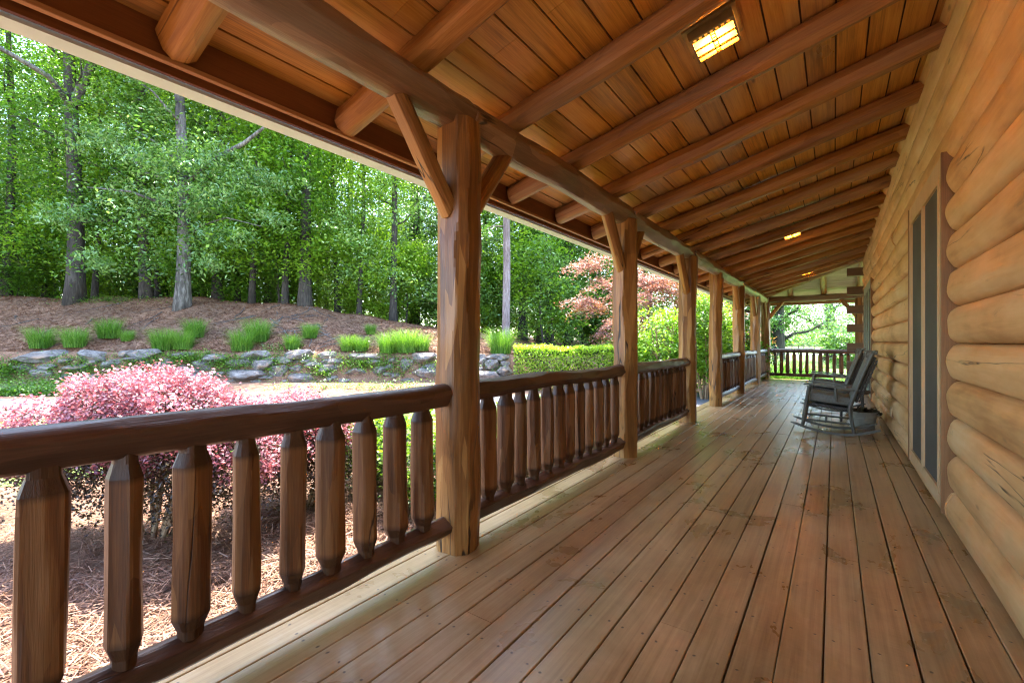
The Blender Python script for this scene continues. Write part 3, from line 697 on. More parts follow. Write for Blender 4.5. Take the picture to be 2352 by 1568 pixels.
HP('sealant', MB().box(WX+.064, WX+.20, Y0, D0+.04, -.1, 3.75).box(WX+.064, WX+.20, D1-.03, W0+.03, -.1, 3.75).box(WX+.064, WX+.20, W1-.03, YC-.02, -.1, 3.75)
   .box(WX+.065, WX+.20, D0+.04, D1-.03, DT-.03, 3.75).box(WX+.065, WX+.20, W0+.03, W1-.03, DT-.03, 3.75).box(WX+.065, WX+.2, D0+.04, D1-.03, -.1, DB+.03).box(WX+.065, WX+.2, W0+.03, W1-.03, -.1, DB+.03), M['chink'])
HP('foundation', MB().box(WX+.03, 8.5, Y0, YC-.05, -.7, .008), M['chink'])
HP('interior_shell', MB().box(WX+.9, 8.4, Y0+.1, YC-.2, .02, 3.0), M['screen'])
# logs that run past the corner
for k in range(0, 13):
    z0 = .013+.235*k
    if k % 2 == 0: e = MB().box(.265, WX+.06, YC-.10, YC+.08, z0+.012, z0+.235-.085+.06, bev=.006); HP('corner_log', e, M['logend'])
# the other wall round the corner
V = MB(); 
for k in range(0, 15): V.tube([(WX-.02, YC+.0, .013+.235*(k+.5)), (6, YC+.0, .013+.235*(k+.5))], .118, 14)
HP('corner_wall', V, M['wall'], None, 40)
M['sash2'] = plain('green_cast_sash', (.32, .38, .29), .5, 0, .05)  # green cast of the light put into the far window's wood colour
def window(name, y0, y1, zb, zt_, npan, label, tail):
    wd = empty(name, (0, 0, 0)); wd.parent = house; wd.location = Vector((WX, (y0+y1)/2, zb)) - HL; wd['label'] = label
    HP('casing', MB().box(WX-.055, WX+.05, y0-.0, y0+.028, zb-.03, zt_+.0, bev=.002), M['casing'], wd)
    HP('casing', MB().box(WX-.055, WX+.05, y1-.028, y1, zb-.03, zt_, bev=.002), M['casing'], wd)
    j = MB().box(WX-.048, WX+.04, y0+.030, y0+.13, zb-.01, zt_-.002).box(WX-.048, WX+.04, y1-.10, y1-.03, zb-.01, zt_-.002).box(WX-.046, WX+.04, y0+.131, y1-.101, zt_-.12, zt_-.002).box(WX-.046, WX+.04, y0+.131, y1-.101, zb-.01, zb+.06)
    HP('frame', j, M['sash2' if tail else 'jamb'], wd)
    ya, yb = y0+.135, y1-.105; wdt = (yb-ya)/npan
    for q in range(npan):
        a, b_ = ya+q*wdt, ya+(q+1)*wdt
        s_ = MB().box(WX-.052, WX+.0, a, a+.035, zb+.062, zt_-.122).box(WX-.052, WX, b_-.035, b_-.002, zb+.062, zt_-.122).box(WX-.051, WX, a+.035, b_-.035, zb+.062, zb+.10).box(WX-.051, WX, a+.035, b_-.035, zt_-.16, zt_-.122)
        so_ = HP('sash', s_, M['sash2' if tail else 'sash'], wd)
        pn = MB().box(WX-.036, WX-.030, a+.034, b_-.034, zb+.095, zt_-.155)
        pn.build('screen', M['screen'], so_)
    return wd
window('window', D0, D1, .12, DT, 2, 'tall two panel window with dark screens close to the camera', 0)
window('window', W0, W1, .12, DT, 3, 'far tall window with frame colour tinted by green light, behind the rocking chairs', 1)
for (yy, zv) in ((7.23, .34), (9.66, .335)):
    oo = MB().box(WX-.055, WX-.043, yy-.037, yy+.037, zv-.06, zv+.06, bev=.003).box(WX-.06, WX-.054, yy-.016, yy+.016, zv+.01, zv+.035).box(WX-.06, WX-.054, yy-.016, yy+.016, zv-.035, zv-.01)
    HP('outlet_cover', oo, M['plastic'])
# ------------------------------------------------------------------ ceiling lights
def light(yc, label):
    xc = -.60
    o = empty('ceiling_light', (xc, yc, zt(xc)), label, 'light', 'amber glass ceiling lights'); o.rotation_euler = (0, -math.atan(PS), 0)
    bz = -.075
    MB().box(-.15, .15, -.165, .125, -.03, -.001, bev=.004).build('back_plate', M['bronze'], o)
    fr = MB()
    for (a, b_, c, d_) in ((-.125, -.113, -.14, .12), (.113, .125, -.14, .12), (-.113, .113, -.14, -.10), (-.113, .113, .110, .12)): fr.box(a, b_, c, d_, bz-.008, -.031)
    for q in range(0): pass
    f_ = fr.build('frame', M['bronze'], o)
    ba = MB(); z0, z1 = bz-.012, bz-.0055
    ba.box(-.113, .113, -.030, -.018, z0, z1)
    for x_ in (-.012, .012): ba.box(x_-.0025, x_+.0025, -.10, .11, z0+.001, z1)
    for y_ in (.048, .062): ba.box(-.113, .113, y_-.0025, y_+.0025, z0+.0005, z1)
    for y_ in (-.085, -.05, -.01, .03, .085, .1): ba.box(-.0095, .0095, y_-.0022, y_+.0022, z0+.0015, z1)
    ba.build('lamp_grid', M['lead'], o)
    pn = MB().box(-.112, .112, -.099, .109, bz-.0045, bz+.0)
    for q in range(7): pn.box(-.103+q*.031, -.087+q*.031, -.128, -.112, bz-.0095, bz-.0085)
    pn.box(-.1265, -.1255, -.12, .10, -.068, -.04).box(.1255, .1265, -.12, .10, -.068, -.04)
    pn.build('lamp_glass', M['lamp'], o)
    l = bpy.data.lights.new('lamp_bulb', 'POINT'); l.energy = 5.0; l.color = (1, .70, .36); l.shadow_soft_size = .012
    lo = bpy.data.objects.new('lamp_bulb', l); col.objects.link(lo); lo.parent = o; lo.location = (0, -.01, -.045)
for yy, lb in ((2.94, 'square amber glass ceiling light nearest the camera'), (9.12, 'small amber ceiling light halfway down the porch'), (14.35, 'farthest amber ceiling light near the corner of the roof')): light(yy, lb)
# ------------------------------------------------------------------ rocking chairs (local: front towards -x, near side at -y)
def arc_box(mb, pts, y0, y1, t):               # plank following pts (x,z), thickness t downward
    n = len(pts); bm = mb.bm; rings = []
    for q, (x, z) in enumerate(pts):
        xa, za = pts[max(q-1, 0)]; xb, zb = pts[min(q+1, n-1)]
        d = Vector((xb-xa, 0, zb-za)).normalized(); nn = Vector((-d.z, 0, d.x))
        if nn.z < 0: nn = -nn
        p = Vector((x, 0, z)); tt = t[q] if isinstance(t, (list, tuple)) else t
        rings.append([bm.verts.new(p+Vector((0, y0, 0))), bm.verts.new(p+Vector((0, y1, 0))), bm.verts.new(p+nn*tt+Vector((0, y1, 0))), bm.verts.new(p+nn*tt+Vector((0, y0, 0)))])
    for q in range(n-1):
        for k in range(4): bm.faces.new((rings[q][k], rings[q][(k+1) % 4], rings[q+1][(k+1) % 4], rings[q+1][k]))
    bm.faces.new(rings[0][::-1]); bm.faces.new(rings[-1])
def make_chair(loc, label):
    o = empty('rocking_chair', loc, label, 'rocking chair', 'charcoal rocking chairs')
    hw = .27
    for sgn in (-1, 1):
        yy = sgn*hw
        m = MB(); xs = np.linspace(-.47, .47, 15); pts = [(x, .012+.42*(x-.06)**2 if x < .06 else .012+.62*(x-.06)**2) for x in xs]
        arc_box(m, pts, yy-.014, yy+.014, [.012]+[.030]*13+[.012]); m.build('rocker', M['chair'], o, (0, 0, 0), 30)
        MB().tube([(-.335, yy, .085), (-.32, yy, .18), (-.295, yy, .38), (-.262, yy, .62)], [.019, .022, .023, .019], 10).build('front_leg', M['chair'], o, (0, 0, 0), 50)
        # rear leg and back post in one bent pole
        MB().tube([(.215, yy, .035), (.185, yy, .20), (.165, yy, .36), (.20, yy, .50), (.30, yy, .80), (.395, yy, 1.06)], [.018, .021, .024, .024, .021, .019], 10).build('back_post', M['chair'], o, (0, 0, 0), 50)
        m = MB(); arc_box(m, [(-.32, .632), (-.28, .640), (-.1, .626), (.10, .600), (.27, .585)], yy-.035, yy+.035, [.014, .02, .02, .02, .014]); m.build('armrest', M['chair'], o, (0, 0, 0), 30)
        m = MB().tube([(-.315, yy, .185), (.19, yy, .165)], .013, 8)
        for q in range(6): m.tube([(-.25+q*.08, yy, .183-.0035*q), (-.243+q*.08, yy, .183-.0035*q)], .017, 8)
        m.build('side_stretcher', M['chair'], o, (0, 0, 0), 50)
        MB().tube([(.02, yy, .60), (.025, yy, .52), (.03, yy, .44)], [.012, .018, .012], 8).build('arm_spindle', M['chair'], o, (0, 0, 0), 50)
    MB().tube([(-.08, -hw, .178), (-.08, 0, .185), (-.08, hw, .178)], .014, 8).build('cross_stretcher', M['chair'], o, (0, 0, 0), 50)
    MB().tube([(.18, -hw, .25), (.18, hw, .25)], .013, 8).build('cross_stretcher', M['chair'], o, (0, 0, 0), 50)
    MB().tube([(-.31, -hw, .28), (-.31, hw, .28)], .013, 8).build('cross_stretcher', M['chair'], o, (0, 0, 0), 50)
    T = Matrix.Translation((-.05, 0, .385)) @ Matrix.Rotation(R_(6.5), 4, 'Y')
    MB().box(-.245, .225, -.262, .262, -.045, .0, T, .010).build('seat_frame', M['wicker'], o, (0, 0, 0), 40)
    T = Matrix.Translation((-.045, 0, .395)) @ Matrix.Rotation(R_(6.0), 4, 'Y')
    m = MB().box(-.225, .225, -.25, .25, .008, .125, T, .032); m.build('seat_cushion', M['cushion'], o, (0, 0, 0), 60)
    # ties of the seat cushion
    MB().tube([(.17, -.275, .42), (.20, -.30, .38), (.19, -.305, .27), (.20, -.30, .15)], .006, 6, .5).tube([(.17, -.275, .42), (.16, -.31, .36), (.17, -.305, .22)], .006, 6, .5).build('cushion_tie', M['cushion'], o)
    ang = math.atan2(.395-.175, 1.06-.40)
    T = Matrix.Translation((.20, 0, .45)) @ Matrix.Rotation(ang, 4, 'Y')
    MB().box(.012, .045, -.25, .25, .0, .60, T, .008).build('backrest', M['wicker'], o, (0, 0, 0), 40)
    MB().box(-.045, .008, -.258, .258, -.03, .640, T, .022).build('back_cushion', M['cushion'], o, (0, 0, 0), 60)
    m = MB(); m3 = MB()
    for q in range(9): m.tube([T @ Vector((.055, -.25+.0*q, .02+.06*q)), T @ Vector((.062, -.255, .05+.06*q)), T @ Vector((.055, -.25, .08+.06*q))], .012, 6)
    for q in range(9): m3.tube([T @ Vector((.055, .25+.0*q, .02+.06*q)), T @ Vector((.062, .255, .05+.06*q)), T @ Vector((.055, .25, .08+.06*q))], .012, 6)
    m.build('wicker_edge', M['wicker'], o, (0, 0, 0), 40); m3.build('wicker_edge', M['wicker'], o, (0, 0, 0), 40)
    MB().tube([T @ Vector((.015, -.27, .645)), T @ Vector((.03, 0, .665)), T @ Vector((.015, .27, .645))], .020, 8).build('top_rail', M['chair'], o, (0, 0, 0), 50)
    m = MB()
    for sgn in (-1, 1): m.tube([T @ Vector((.02, sgn*.262, .56)), T @ Vector((-.06, sgn*.262, .575)), T @ Vector((-.066, sgn*.2, .64)), T @ Vector((-.01, sgn*.19, .66))], .007, 6)
    m.build('cushion_loop', M['cushion'], o)
    return o
def copy_tree(o, parent=None):
    c = o.copy(); col.objects.link(c); c.parent = parent
    for ch in list(o.children): copy_tree(ch, c)
    return c
ch1 = make_chair((-.005, 7.36, 0), 'charcoal cushioned rocking chair nearer the camera, beside the metal tub')
ch2 = copy_tree(ch1); ch2.location = (-.02, 9.72, 0); ch2['label'] = 'charcoal cushioned rocking chair behind the nearer one, towards the far railing'
# small wicker side table between the chairs
tb = empty('side_table', (.22, 8.55, 0), 'low dark wicker side table between the two rocking chairs', 'table')
MB().lathe([(.0, .47), (.21, .47), (.225, .462), (.225, .44), (.205, .425), (.0, .425)], 28).build('table_top', M['wicker'], tb, (0, 0, 0), 40)
for q in range(4):
    a = R_(45+90*q); MB().tube([(.17*math.cos(a), .17*math.sin(a), .43), (.19*math.cos(a), .19*math.sin(a), .0)], .016, 8).build('leg', M['wicker'], tb, (0, 0, 0), 50)
MB().lathe([(.0, .16), (.16, .16), (.165, .15), (.0, .145)], 24).build('lower_shelf', M['wicker'], tb, (0, 0, 0), 40)
# tub with a withered plant
TB = Vector((.325, 7.98, 0))
tub = empty('metal_tub', TB, 'round galvanised metal tub planter standing behind the near rocking chair', 'planter')
MB().lathe([(.0, .0), (.165, .0), (.168, .006), (.188, .17), (.193, .173), (.193, .180), (.189, .183), (.190, .20), (.195, .203), (.195, .21), (.191, .213), (.200, .268), (.207, .272), (.207, .281), (.200, .283), (.194, .276), (.186, .23), (.0, .23)], 40).build('tub', M['zinc'], tub, (0, 0, 0), 40)
for sgn in (-1, 1):
    MB().tube([(sgn*.198, -.045, .245), (sgn*.222, -.04, .25), (sgn*.232, 0, .225), (sgn*.222, .04, .25), (sgn*.198, .045, .245)], .005, 6).build('handle', M['zinc'], tub, (0, 0, 0), 50)
MB().lathe([(.0, .25), (.1, .246), (.189, .235)], 24).build('soil', M['chink'], tub, (0, 0, 0), 50)
tub.scale = (.80, .80, .82)
# ------------------------------------------------------------------ foliage tools
def leaves(C, size, rng, up=.5, aspect=.5, rnd=None, droop=None, out=None):
    """one small four sided leaf at each centre"""
    n = len(C); nrm = rng.normal(size=(n, 3)); nrm /= np.linalg.norm(nrm, axis=1)[:, None]+1e-9
    nrm[:, 2] = np.abs(nrm[:, 2]) + up
    if out is not None: nrm += out
    nrm /= np.linalg.norm(nrm, axis=1)[:, None]
    t = rng.normal(size=(n, 3)); t -= (t*nrm).sum(1)[:, None]*nrm; t /= np.linalg.norm(t, axis=1)[:, None]+1e-9
    if droop: t[:, 2] -= droop; t /= np.linalg.norm(t, axis=1)[:, None]
    b = np.cross(nrm, t); s = (size*rng.uniform(.65, 1.25, n))[:, None]
    a = C - t*s*.5; e = C + t*s*.5; m = C - t*s*.02; l_ = m + b*s*aspect*.5 + nrm*s*.06; r_ = m - b*s*aspect*.5 + nrm*s*.06
    V = np.stack([a, r_, e, l_], 1).reshape(-1, 3); F = np.arange(4*n).reshape(-1, 4)
    return V, F, (rng.random(n) if rnd is None else rnd)
def sprays(centers, rng, per, rad, flat=.35):
    n = len(centers); L = rng.normal(size=(n, per, 3))*np.array([rad, rad, rad*flat])
    tilt = rng.normal(size=(n, 1, 2))*.35; L[..., 2] += L[..., 0]*tilt[..., 0] + L[..., 1]*tilt[..., 1]
    L[..., 2] -= .35*(L[..., 0]**2+L[..., 1]**2)/rad*.5
    return (centers[:, None, :]+L).reshape(-1, 3)
def shell(n, c, r, rng, lo=.55, zmin=None):
    d = rng.normal(size=(n, 3)); d /= np.linalg.norm(d, axis=1)[:, None]
    k = lo + (1-lo)*rng.random(n)**.6; p = np.array(c) + d*np.array(r)*k[:, None]*(1+.18*np.sin(d[:, :1]*5+d[:, 1:2]*7+c[0]))
    if zmin is not None: p[:, 2] = np.maximum(p[:, 2], zmin)
    return p
def crown_mesh(name, blobs, nsp, per, rad, size, mat, seed, droop=None, flat=.35, aspect=.5, up=.5):
    rng = np.random.default_rng(seed); tot = sum(b[3] for b in blobs); C = []
    for (c, r, lo, wt) in blobs: C.append(shell(int(nsp*wt/tot), c, r, rng, lo))
    C = np.vstack(C); tone = rng.random(len(C)); P_ = sprays(C, rng, per, rad, flat)
    rnd = np.clip(np.repeat(tone, per)*.55 + rng.random(len(P_))*.45, 0, 1)
    V, F, rn = leaves(P_, size, rng, up, aspect, rnd, droop)
    return npmesh(name, V, F, mat, rnd=rn)
def trunk_mesh(name, pts, rads, mat, branches=(), seed=0, seg=14):
    m = MB(); rr = list(rads); m.tube(pts, rr, seg)
    for bp, br in branches: m.tube(bp, br, 8)
    bmesh.ops.recalc_face_normals(m.bm, faces=m.bm.faces)
    me = bpy.data.meshes.new(name); m.bm.to_mesh(me); m.bm.free(); me.materials.append(mat)
    me.polygons.foreach_set('use_smooth', np.ones(len(me.polygons), bool)); return me
def trunk_gen(name, h, r, mat, seed, nb=7, z0=3.5, spread=3.2, lean=(0, 0)):
    rng = random.Random(seed); n = 12; pts = []; rad = []
    for q in range(n+1):
        t = q/n; pts.append((lean[0]*t*h+.12*math.sin(t*5+seed), lean[1]*t*h+.10*math.cos(t*4+seed*2), -.3+t*(h+.3)))
        rad.append(r*(1.38 if q == 0 else 1.08 if q == 1 else 1)*(1-.55*t))
    br = []
    for q in range(nb):
        z = z0+(h-z0)*(q+rng.random()*.6)/nb*.92; t = z/h; a = rng.uniform(0, 6.28); L = spread*(1-.45*t)*rng.uniform(.7, 1.1)
        b0 = Vector((lean[0]*z, lean[1]*z, z)); d = Vector((math.cos(a), math.sin(a), rng.uniform(.25, .7)))
        p = [b0]; 
        for w_ in range(1, 5): p.append(b0+d*L*w_/4+Vector((rng.uniform(-.15, .15), rng.uniform(-.15, .15), rng.uniform(-.1, .15)*w_)))
        rb = r*.34*(1-.5*t); br.append((p, [rb, rb*.8, rb*.6, rb*.4, rb*.15]))
    return trunk_mesh(name, pts, rad, mat, br, seed)
def tall(seed, mat, h=19, r=4.2, low=3.2, n=330, per=44, size=.20):
    rng = random.Random(seed); bl = []
    z = low
    while z < h:
        k = 1-.55*((z-low)/(h-low))**1.5
        for q in range(3): 
            a = rng.uniform(0, 6.28); rr = r*k*rng.uniform(.35, .7); bl.append(((math.cos(a)*rr, math.sin(a)*rr, z+rng.uniform(-.6, .6)), (r*k*.55, r*k*.55, 1.5), .45, 1.0))
        z += 1.9
    return crown_mesh('crown', bl, n, per, .46, size, mat, seed, flat=.4)
print('foliage')
CR = [tall(1, M['leaf']), tall(2, M['leaf'], 17, 3.8, 4.0), tall(3, M['leaf_cool'], 18, 4.0, 3.2), tall(4, M['leaf_far'], 20, 4.6, 5.0), tall(5, M['leaf_bright'], 15, 3.4, 2.6, 330)]
TR = [trunk_gen('trunk', 17, .36, M['bark_dark'], 1), trunk_gen('trunk', 16, .28, M['bark_dark'], 2), trunk_gen('trunk', 16, .30, M['bark_grey'], 3), trunk_gen('trunk', 18, .26, M['bark_dark'], 4), trunk_gen('trunk', 14, .15, M['bark_dark'], 5, 6)]
UN = [crown_mesh('crown', [((0, 0, 2.2), (1.5, 1.5, 1.7), .2, 1), ((.7, .3, 3.5), (1.1, 1.1, 1.0), .2, .6), ((-.6, -.4, 1.0), (1.2, 1.2, .8), .2, .6)], 120, 42, .30, .15, m, 30+q, up=.7) for q, m in enumerate((M['leaf_bright'], M['leaf'], M['leaf_cool']))]
UT = trunk_gen('trunk', 3.6, .05, M['bark_dark'], 12, 6, .6, 1.2)
def tree(name, a, d, crown, trunk, sc=1.0, rz_=0, label='', group=None, cat='tree', ts=None, zoff=0):
    z = float(hz(a, d)) + zoff
    o = empty(name, AD(a, d, z), label, cat, group, rz_)
    t = link('trunk', trunk, o); c = link('crown', crown, o)
    c.scale = (sc, sc, sc); t.scale = (sc*(ts or 1), sc*(ts or 1), sc)
    return o
def ua(u, d): return (u-1176)/1045.3*d
# ------------------------------------------------------------------ forest
rng = random.Random(77)
front = [  # u, d, crown, trunk, scale, trunk-scale, label
    (20, 25, 1, 1, 1.0, .8, 'dark trunked tree at the left edge of the view, standing on the bank top'),
    (165, 23.5, 0, 0, 1.10, .98, 'big dark forked oak on the left of the bank top, thickest trunk'),
    (330, 25, 3, 1, 1.0, 1.05, 'dark straight trunked tree between the big forked oak and the pale grey trunk'),
    (415, 22.6, 2, 2, 1.02, 1.05, 'pale grey trunked oak at the top of the bank, leaning limbs over it'),
    (505, 25.5, 0, 3, 1.0, 1.0, 'tree with a mottled dark trunk just right of the pale grey oak'),
    (700, 24.0, 1, 0, .95, .9, 'dark trunked tree right of centre of the bank top, surface roots below it'),
    (905, 25.5, 2, 1, .9, .8, 'leafy tree left of the nearest post, at the low end of the bank'),
]
for u, d, c, t, sc, ts, lb in front: tree('oak_tree', ua(u, d), d, CR[c], TR[t], sc, rng.uniform(0, 6.28), lb, 'big trees along the bank top', 'tree', ts)
thin = [(225, 25.5, 'thin straight tree just right of the big forked oak'), (357, 26.2, 'thin grey stemmed tree beside the dark straight trunk'), (585, 24.6, 'tall thin dark stemmed tree in the middle of the bank top'),
        (660, 24.3, 'thin tree with a brown stem left of the root covered bank'), (770, 26.5, 'slim tree above the right end of the bank'), (620, 28, 'slim tree deeper in, right of the tall thin dark stem'),
        (830, 25.5, 'slim tree at the right end of the bank, left of the nearest post'), (540, 27, 'slim tree behind the mottled trunk')]
for u, d, lb in thin: tree('slim_tree', ua(u, d), d, CR[4], TR[4], rng.uniform(.85, 1.1), rng.uniform(0, 6.28), lb, 'slim trees along the bank top', 'tree', 1.0)
rows = [(28, 33, 15), (33, 40, 17), (41, 52, 20)]
for r0, r1, n in rows:
    for q in range(n):
        d = rng.uniform(r0, r1); u = -260 + (q+rng.uniform(.15, .85))*(2100)/n
        if u > 1640: continue
        tree('forest_tree', ua(u, d), d, CR[rng.choice((0, 1, 3, 3, 2))], TR[rng.choice((0, 1, 3, 3, 4))], rng.uniform(.9, 1.15), rng.uniform(0, 6.28), 'tree among many in the forest behind the front row of trunks', 'forest trees behind the front row', 'tree', rng.uniform(.6, 1.0))
for q in range(84):
    d = rng.uniform(25, 44); u = -200+q*20.5+rng.uniform(-15, 15)
    if u > 1500: continue
    tree('understory_tree', ua(u, d), d, UN[rng.choice((0, 0, 1, 1, 2))], UT, rng.uniform(.8, 1.5), rng.uniform(0, 6.28), 'low leafy understory tree beneath the forest crowns', 'understory trees in the forest', 'tree')
# unseen trees added left of the view to cast dappled shade on the bank
for a, d, s_ in ((-31, 20, 1.0), (-33, 13, .9), (-36, 24, 1.0), (-29, 24.5, .95)): tree('oak_tree', a, d, CR[0], TR[0], s_, a, 'unseen oak added left of the view to shade the bank', 'added shade oaks left of the view')
# pine
def pine_parts():
    me = trunk_mesh('trunk', [(0, 0, -.3), (0, 0, .4), (.05, 0, 4), (-.02, .05, 9), (.03, 0, 15), (0, 0, 19)], [.24, .19, .175, .16, .11, .04], M['bark_pine'],
                    [([(0, 0, z), (math.cos(a)*1.0, math.sin(a)*1.0, z+.2), (math.cos(a)*2.0, math.sin(a)*2.0, z+.1)], [.035, .025, .01]) for z, a in ((5.6, 2.6), (6.6, 5.5), (7.6, .4), (9, 2.2), (10.5, 4.4), (12, 1), (13.5, 3.3), (15, 5.6))])
    bl = [((math.cos(a)*1.7, math.sin(a)*1.7, z+.1), (.75, .75, .3), .1, 1) for z, a in ((5.6, 2.6), (6.6, 5.5), (7.6, .4), (9, 2.2), (10.5, 4.4), (12, 1), (13.5, 3.3), (15, 5.6), (17, 1), (18, 3))]
    return me, crown_mesh('crown', bl, 110, 60, .28, .17, M['leaf'], 71, aspect=.10)
pt, pc = pine_parts(); tree('pine_tree', ua(1162, 22), 22, pc, pt, 1.0, .3, 'straight purple grey pine trunk seen between the two nearest posts', None, 'pine tree')
for u, d in ((1195, 30), (1262, 27), (1300, 31), (1235, 34), (1360, 33), (1420, 30)):
    tree('forest_tree', ua(u, d), d, CR[rng.choice((2, 2, 1))], TR[3], rng.uniform(.85, 1.0), rng.uniform(0, 6), 'dark trunked tree in the woods right of the pine', 'dark trunked trees right of the pine', 'tree', .8)
# far wood closing the view between the trunks
def far_wood():
    r = np.random.default_rng(4); n = 1500; u = r.uniform(-420, 1720, n); d = r.uniform(50, 62, n); a = (u-1176)/1045.3*d
    z = hz(a, d) + np.where(r.random(n) < .35, r.random(n)*3.5, r.random(n)*20)
    C = np.stack([a*CS-d*SN, a*SN+d*CS, z], -1); P_ = sprays(C, r, 26, 1.3, .7); rn = np.clip(np.repeat(r.random(n), 26)*.6+r.random(len(P_))*.4, 0, 1)
    V, F, rr = leaves(P_, .62, r, .5, .6, rn); tag(link('far_woods', npmesh('far_woods', V, F, M['leaf_far'], rnd=rr)), kind='stuff')
far_wood()
# ------------------------------------------------------------------ oak limb hanging over the bank (part of the grey oak's look): extra low crown
def add_low_limb():
    me = crown_mesh('crown', [((.2, 0, .2), (2.0, 1.1, .6), .2, 1.0), ((-1.5, .2, 2.1), (1.9, 1.2, .6), .2, .8), ((1.4, -.1, -1.3), (1.3, .9, .5), .2, .55), ((.6, 0, -2.6), (.7, .6, .5), .2, .25), ((-2.9, .3, .6), (1.3, 1.1, .5), .2, .45), ((2.9, .4, 1.2), (1.5, 1.0, .6), .2, .7), ((.9, .2, 2.2), (1.4, 1.0, .5), .2, .5), ((3.3, .3, -.4), (.8, .8, .4), .2, .25), ((-5.2, .3, 3.2), (1.8, 1.0, .8), .2, .7), ((-6.0, .2, -.4), (1.5, 1.0, .6), .2, .5), ((-5.0, .2, -2.4), (1.0, .8, .5), .2, .3)], 210, 40, .28, .23, M['leaf_cool'], 88, droop=.6, flat=.45, aspect=.36)
    o = [x for x in bpy.data.objects if x.get('label', '').startswith('pale grey trunked')][0]
    c = link('low_limb_foliage', me, o); inv = o.matrix_basis.inverted()
    c.matrix_local = inv @ (Matrix.Translation(PX(450, 470, 20.5)) @ Matrix.Rotation(YAW, 4, 'Z'))
    b = MB(); q = [inv @ p for p in (PX(425, 430, 22.5), PX(450, 400, 21.8), PX(500, 360, 21.0), PX(560, 330, 20.5), PX(610, 290, 20.5))]
    b.tube(q, [.13, .12, .10, .09, .06], 8); q = [inv @ p for p in (PX(415, 500, 22.6), PX(380, 470, 21.5), PX(300, 440, 20.5), PX(200, 430, 20))]; b.tube(q, [.10, .08, .05, .02], 8)
    q = [inv @ p for p in (PX(425, 560, 22.6), PX(455, 520, 21.5), PX(520, 500, 20.6), PX(600, 520, 20))]; b.tube(q, [.07, .05, .03, .01], 8)
    b.build('limb', M['bark_grey'], o, (0, 0, 0), 60)
    o2 = [x for x in bpy.data.objects if x.get('label', '').startswith('big dark forked')][0]; inv = o2.matrix_basis.inverted()
    b = MB(); q = [inv @ p for p in (PX(172, 240, 23.4), PX(195, 180, 23.2), PX(215, 140, 23), PX(232, 90, 22.8))]; b.tube(q, [.22, .20, .17, .13], 9)
    q = [inv @ p for p in (PX(160, 240, 23.3), PX(110, 175, 22), PX(60, 145, 21), PX(-20, 100, 20))]; b.tube(q, [.16, .13, .11, .09], 9)
    b.build('limb', M['bark_grey'], o2, (0, 0, 0), 60)
add_low_limb()
# ------------------------------------------------------------------ japanese maple, hedges, shrubs
mp = empty('japanese_maple', AD(ua(1490, 18.5), 18.5, -.6), 'red leaved japanese maple rising behind the clipped hedge', 'maple tree')
link('trunk', trunk_gen('trunk', 3.8, .12, M['bark_dark'], 9, 9, .8, 2.4), mp)
def mloc(u, v, d): return tuple(PX(u, v, d) - mp.location)
bl = []
for (u, v, w_, h_) in ((1340, 610, 60, 18), (1350, 700, 55, 16), (1400, 650, 60, 18), (1390, 590, 40, 14), (1440, 690, 80, 20), (1490, 640, 70, 22), (1330, 690, 45, 10), (1420, 740, 60, 14), (1480, 590, 60, 20), (1530, 650, 60, 30), (1560, 620, 50, 24), (1590, 690, 50, 30), (1500, 730, 70, 20), (1640, 740, 50, 40), (1700, 760, 40, 40), (1390, 770, 25, 14)):
    bl.append((mloc(u, v, 18.5+random.Random(u).uniform(-1.2, 1.0)), (w_/1045*18.5, .7, h_/1045*18.5), .1, w_*h_/900))
link('crown', crown_mesh('crown', bl, 330, 56, .20, .12, M['maple'], 90, flat=.18, aspect=.45, up=1.2), mp)
link('inner_crown', crown_mesh('inner_crown', [((b_[0][0]+.3, b_[0][1]+.5, b_[0][2]-.25), b_[1], b_[2], b_[3]) for b_ in bl[5:]], 160, 50, .22, .11, M['maple_in'], 91, flat=.3), mp)
def box_hedge(name, p0, p1, wd, h, n, mat, size, seed, label, cat, group=None, stem=True):
    p0, p1 = Vector(p0), Vector(p1); L = (p1-p0).length; d = (p1-p0).normalized(); nn = Vector((-d.y, d.x, 0)); r = np.random.default_rng(seed)
    o = empty(name, p0, label, cat, group)
    s_ = r.uniform(0, L, n); face = r.random(n); t = np.where(face < .42, -wd/2, np.where(face < .62, wd/2, r.uniform(-wd/2, wd/2, n))); z = np.where(face < .62, r.uniform(.12, h, n), h)
    z = z + r.normal(size=n)*.05; t = t + r.normal(size=n)*.06; top = h + .09*np.sin(s_*2.3)+.07*np.sin(s_*5.7+1)+.04*np.sin(s_*11); z = np.minimum(z, top+np.abs(r.normal(size=n))*.07)
    C = np.stack([d.x*s_+nn.x*t, d.y*s_+nn.y*t, z], -1)
    rn = np.clip(.25+.5*r.random(n)+.25*(z/h)**2, 0, 1); V, F, rr = leaves(C, size, r, .6, .45, rn); link('foliage', npmesh('foliage', V, F, mat, rnd=rr), o)
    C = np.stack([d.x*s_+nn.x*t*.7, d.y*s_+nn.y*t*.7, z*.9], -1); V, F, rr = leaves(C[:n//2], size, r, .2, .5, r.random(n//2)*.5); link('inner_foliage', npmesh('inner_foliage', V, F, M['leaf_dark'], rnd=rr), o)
    if stem:
        m = MB(); rg = random.Random(seed)
        for q in range(int(L*7)):
            x = rg.uniform(0, L); tt = rg.uniform(-wd*.35, wd*.35); b0 = d*x+nn*tt; m.tube([b0+Vector((0, 0, -.1)), b0+Vector((rg.uniform(-.15, .15), rg.uniform(-.15, .15), h*.45)), b0+Vector((rg.uniform(-.3, .3), rg.uniform(-.3, .3), h*.9))], [.014, .010, .004], 5)
        m.build('stems', M['stem'], o)
    return o
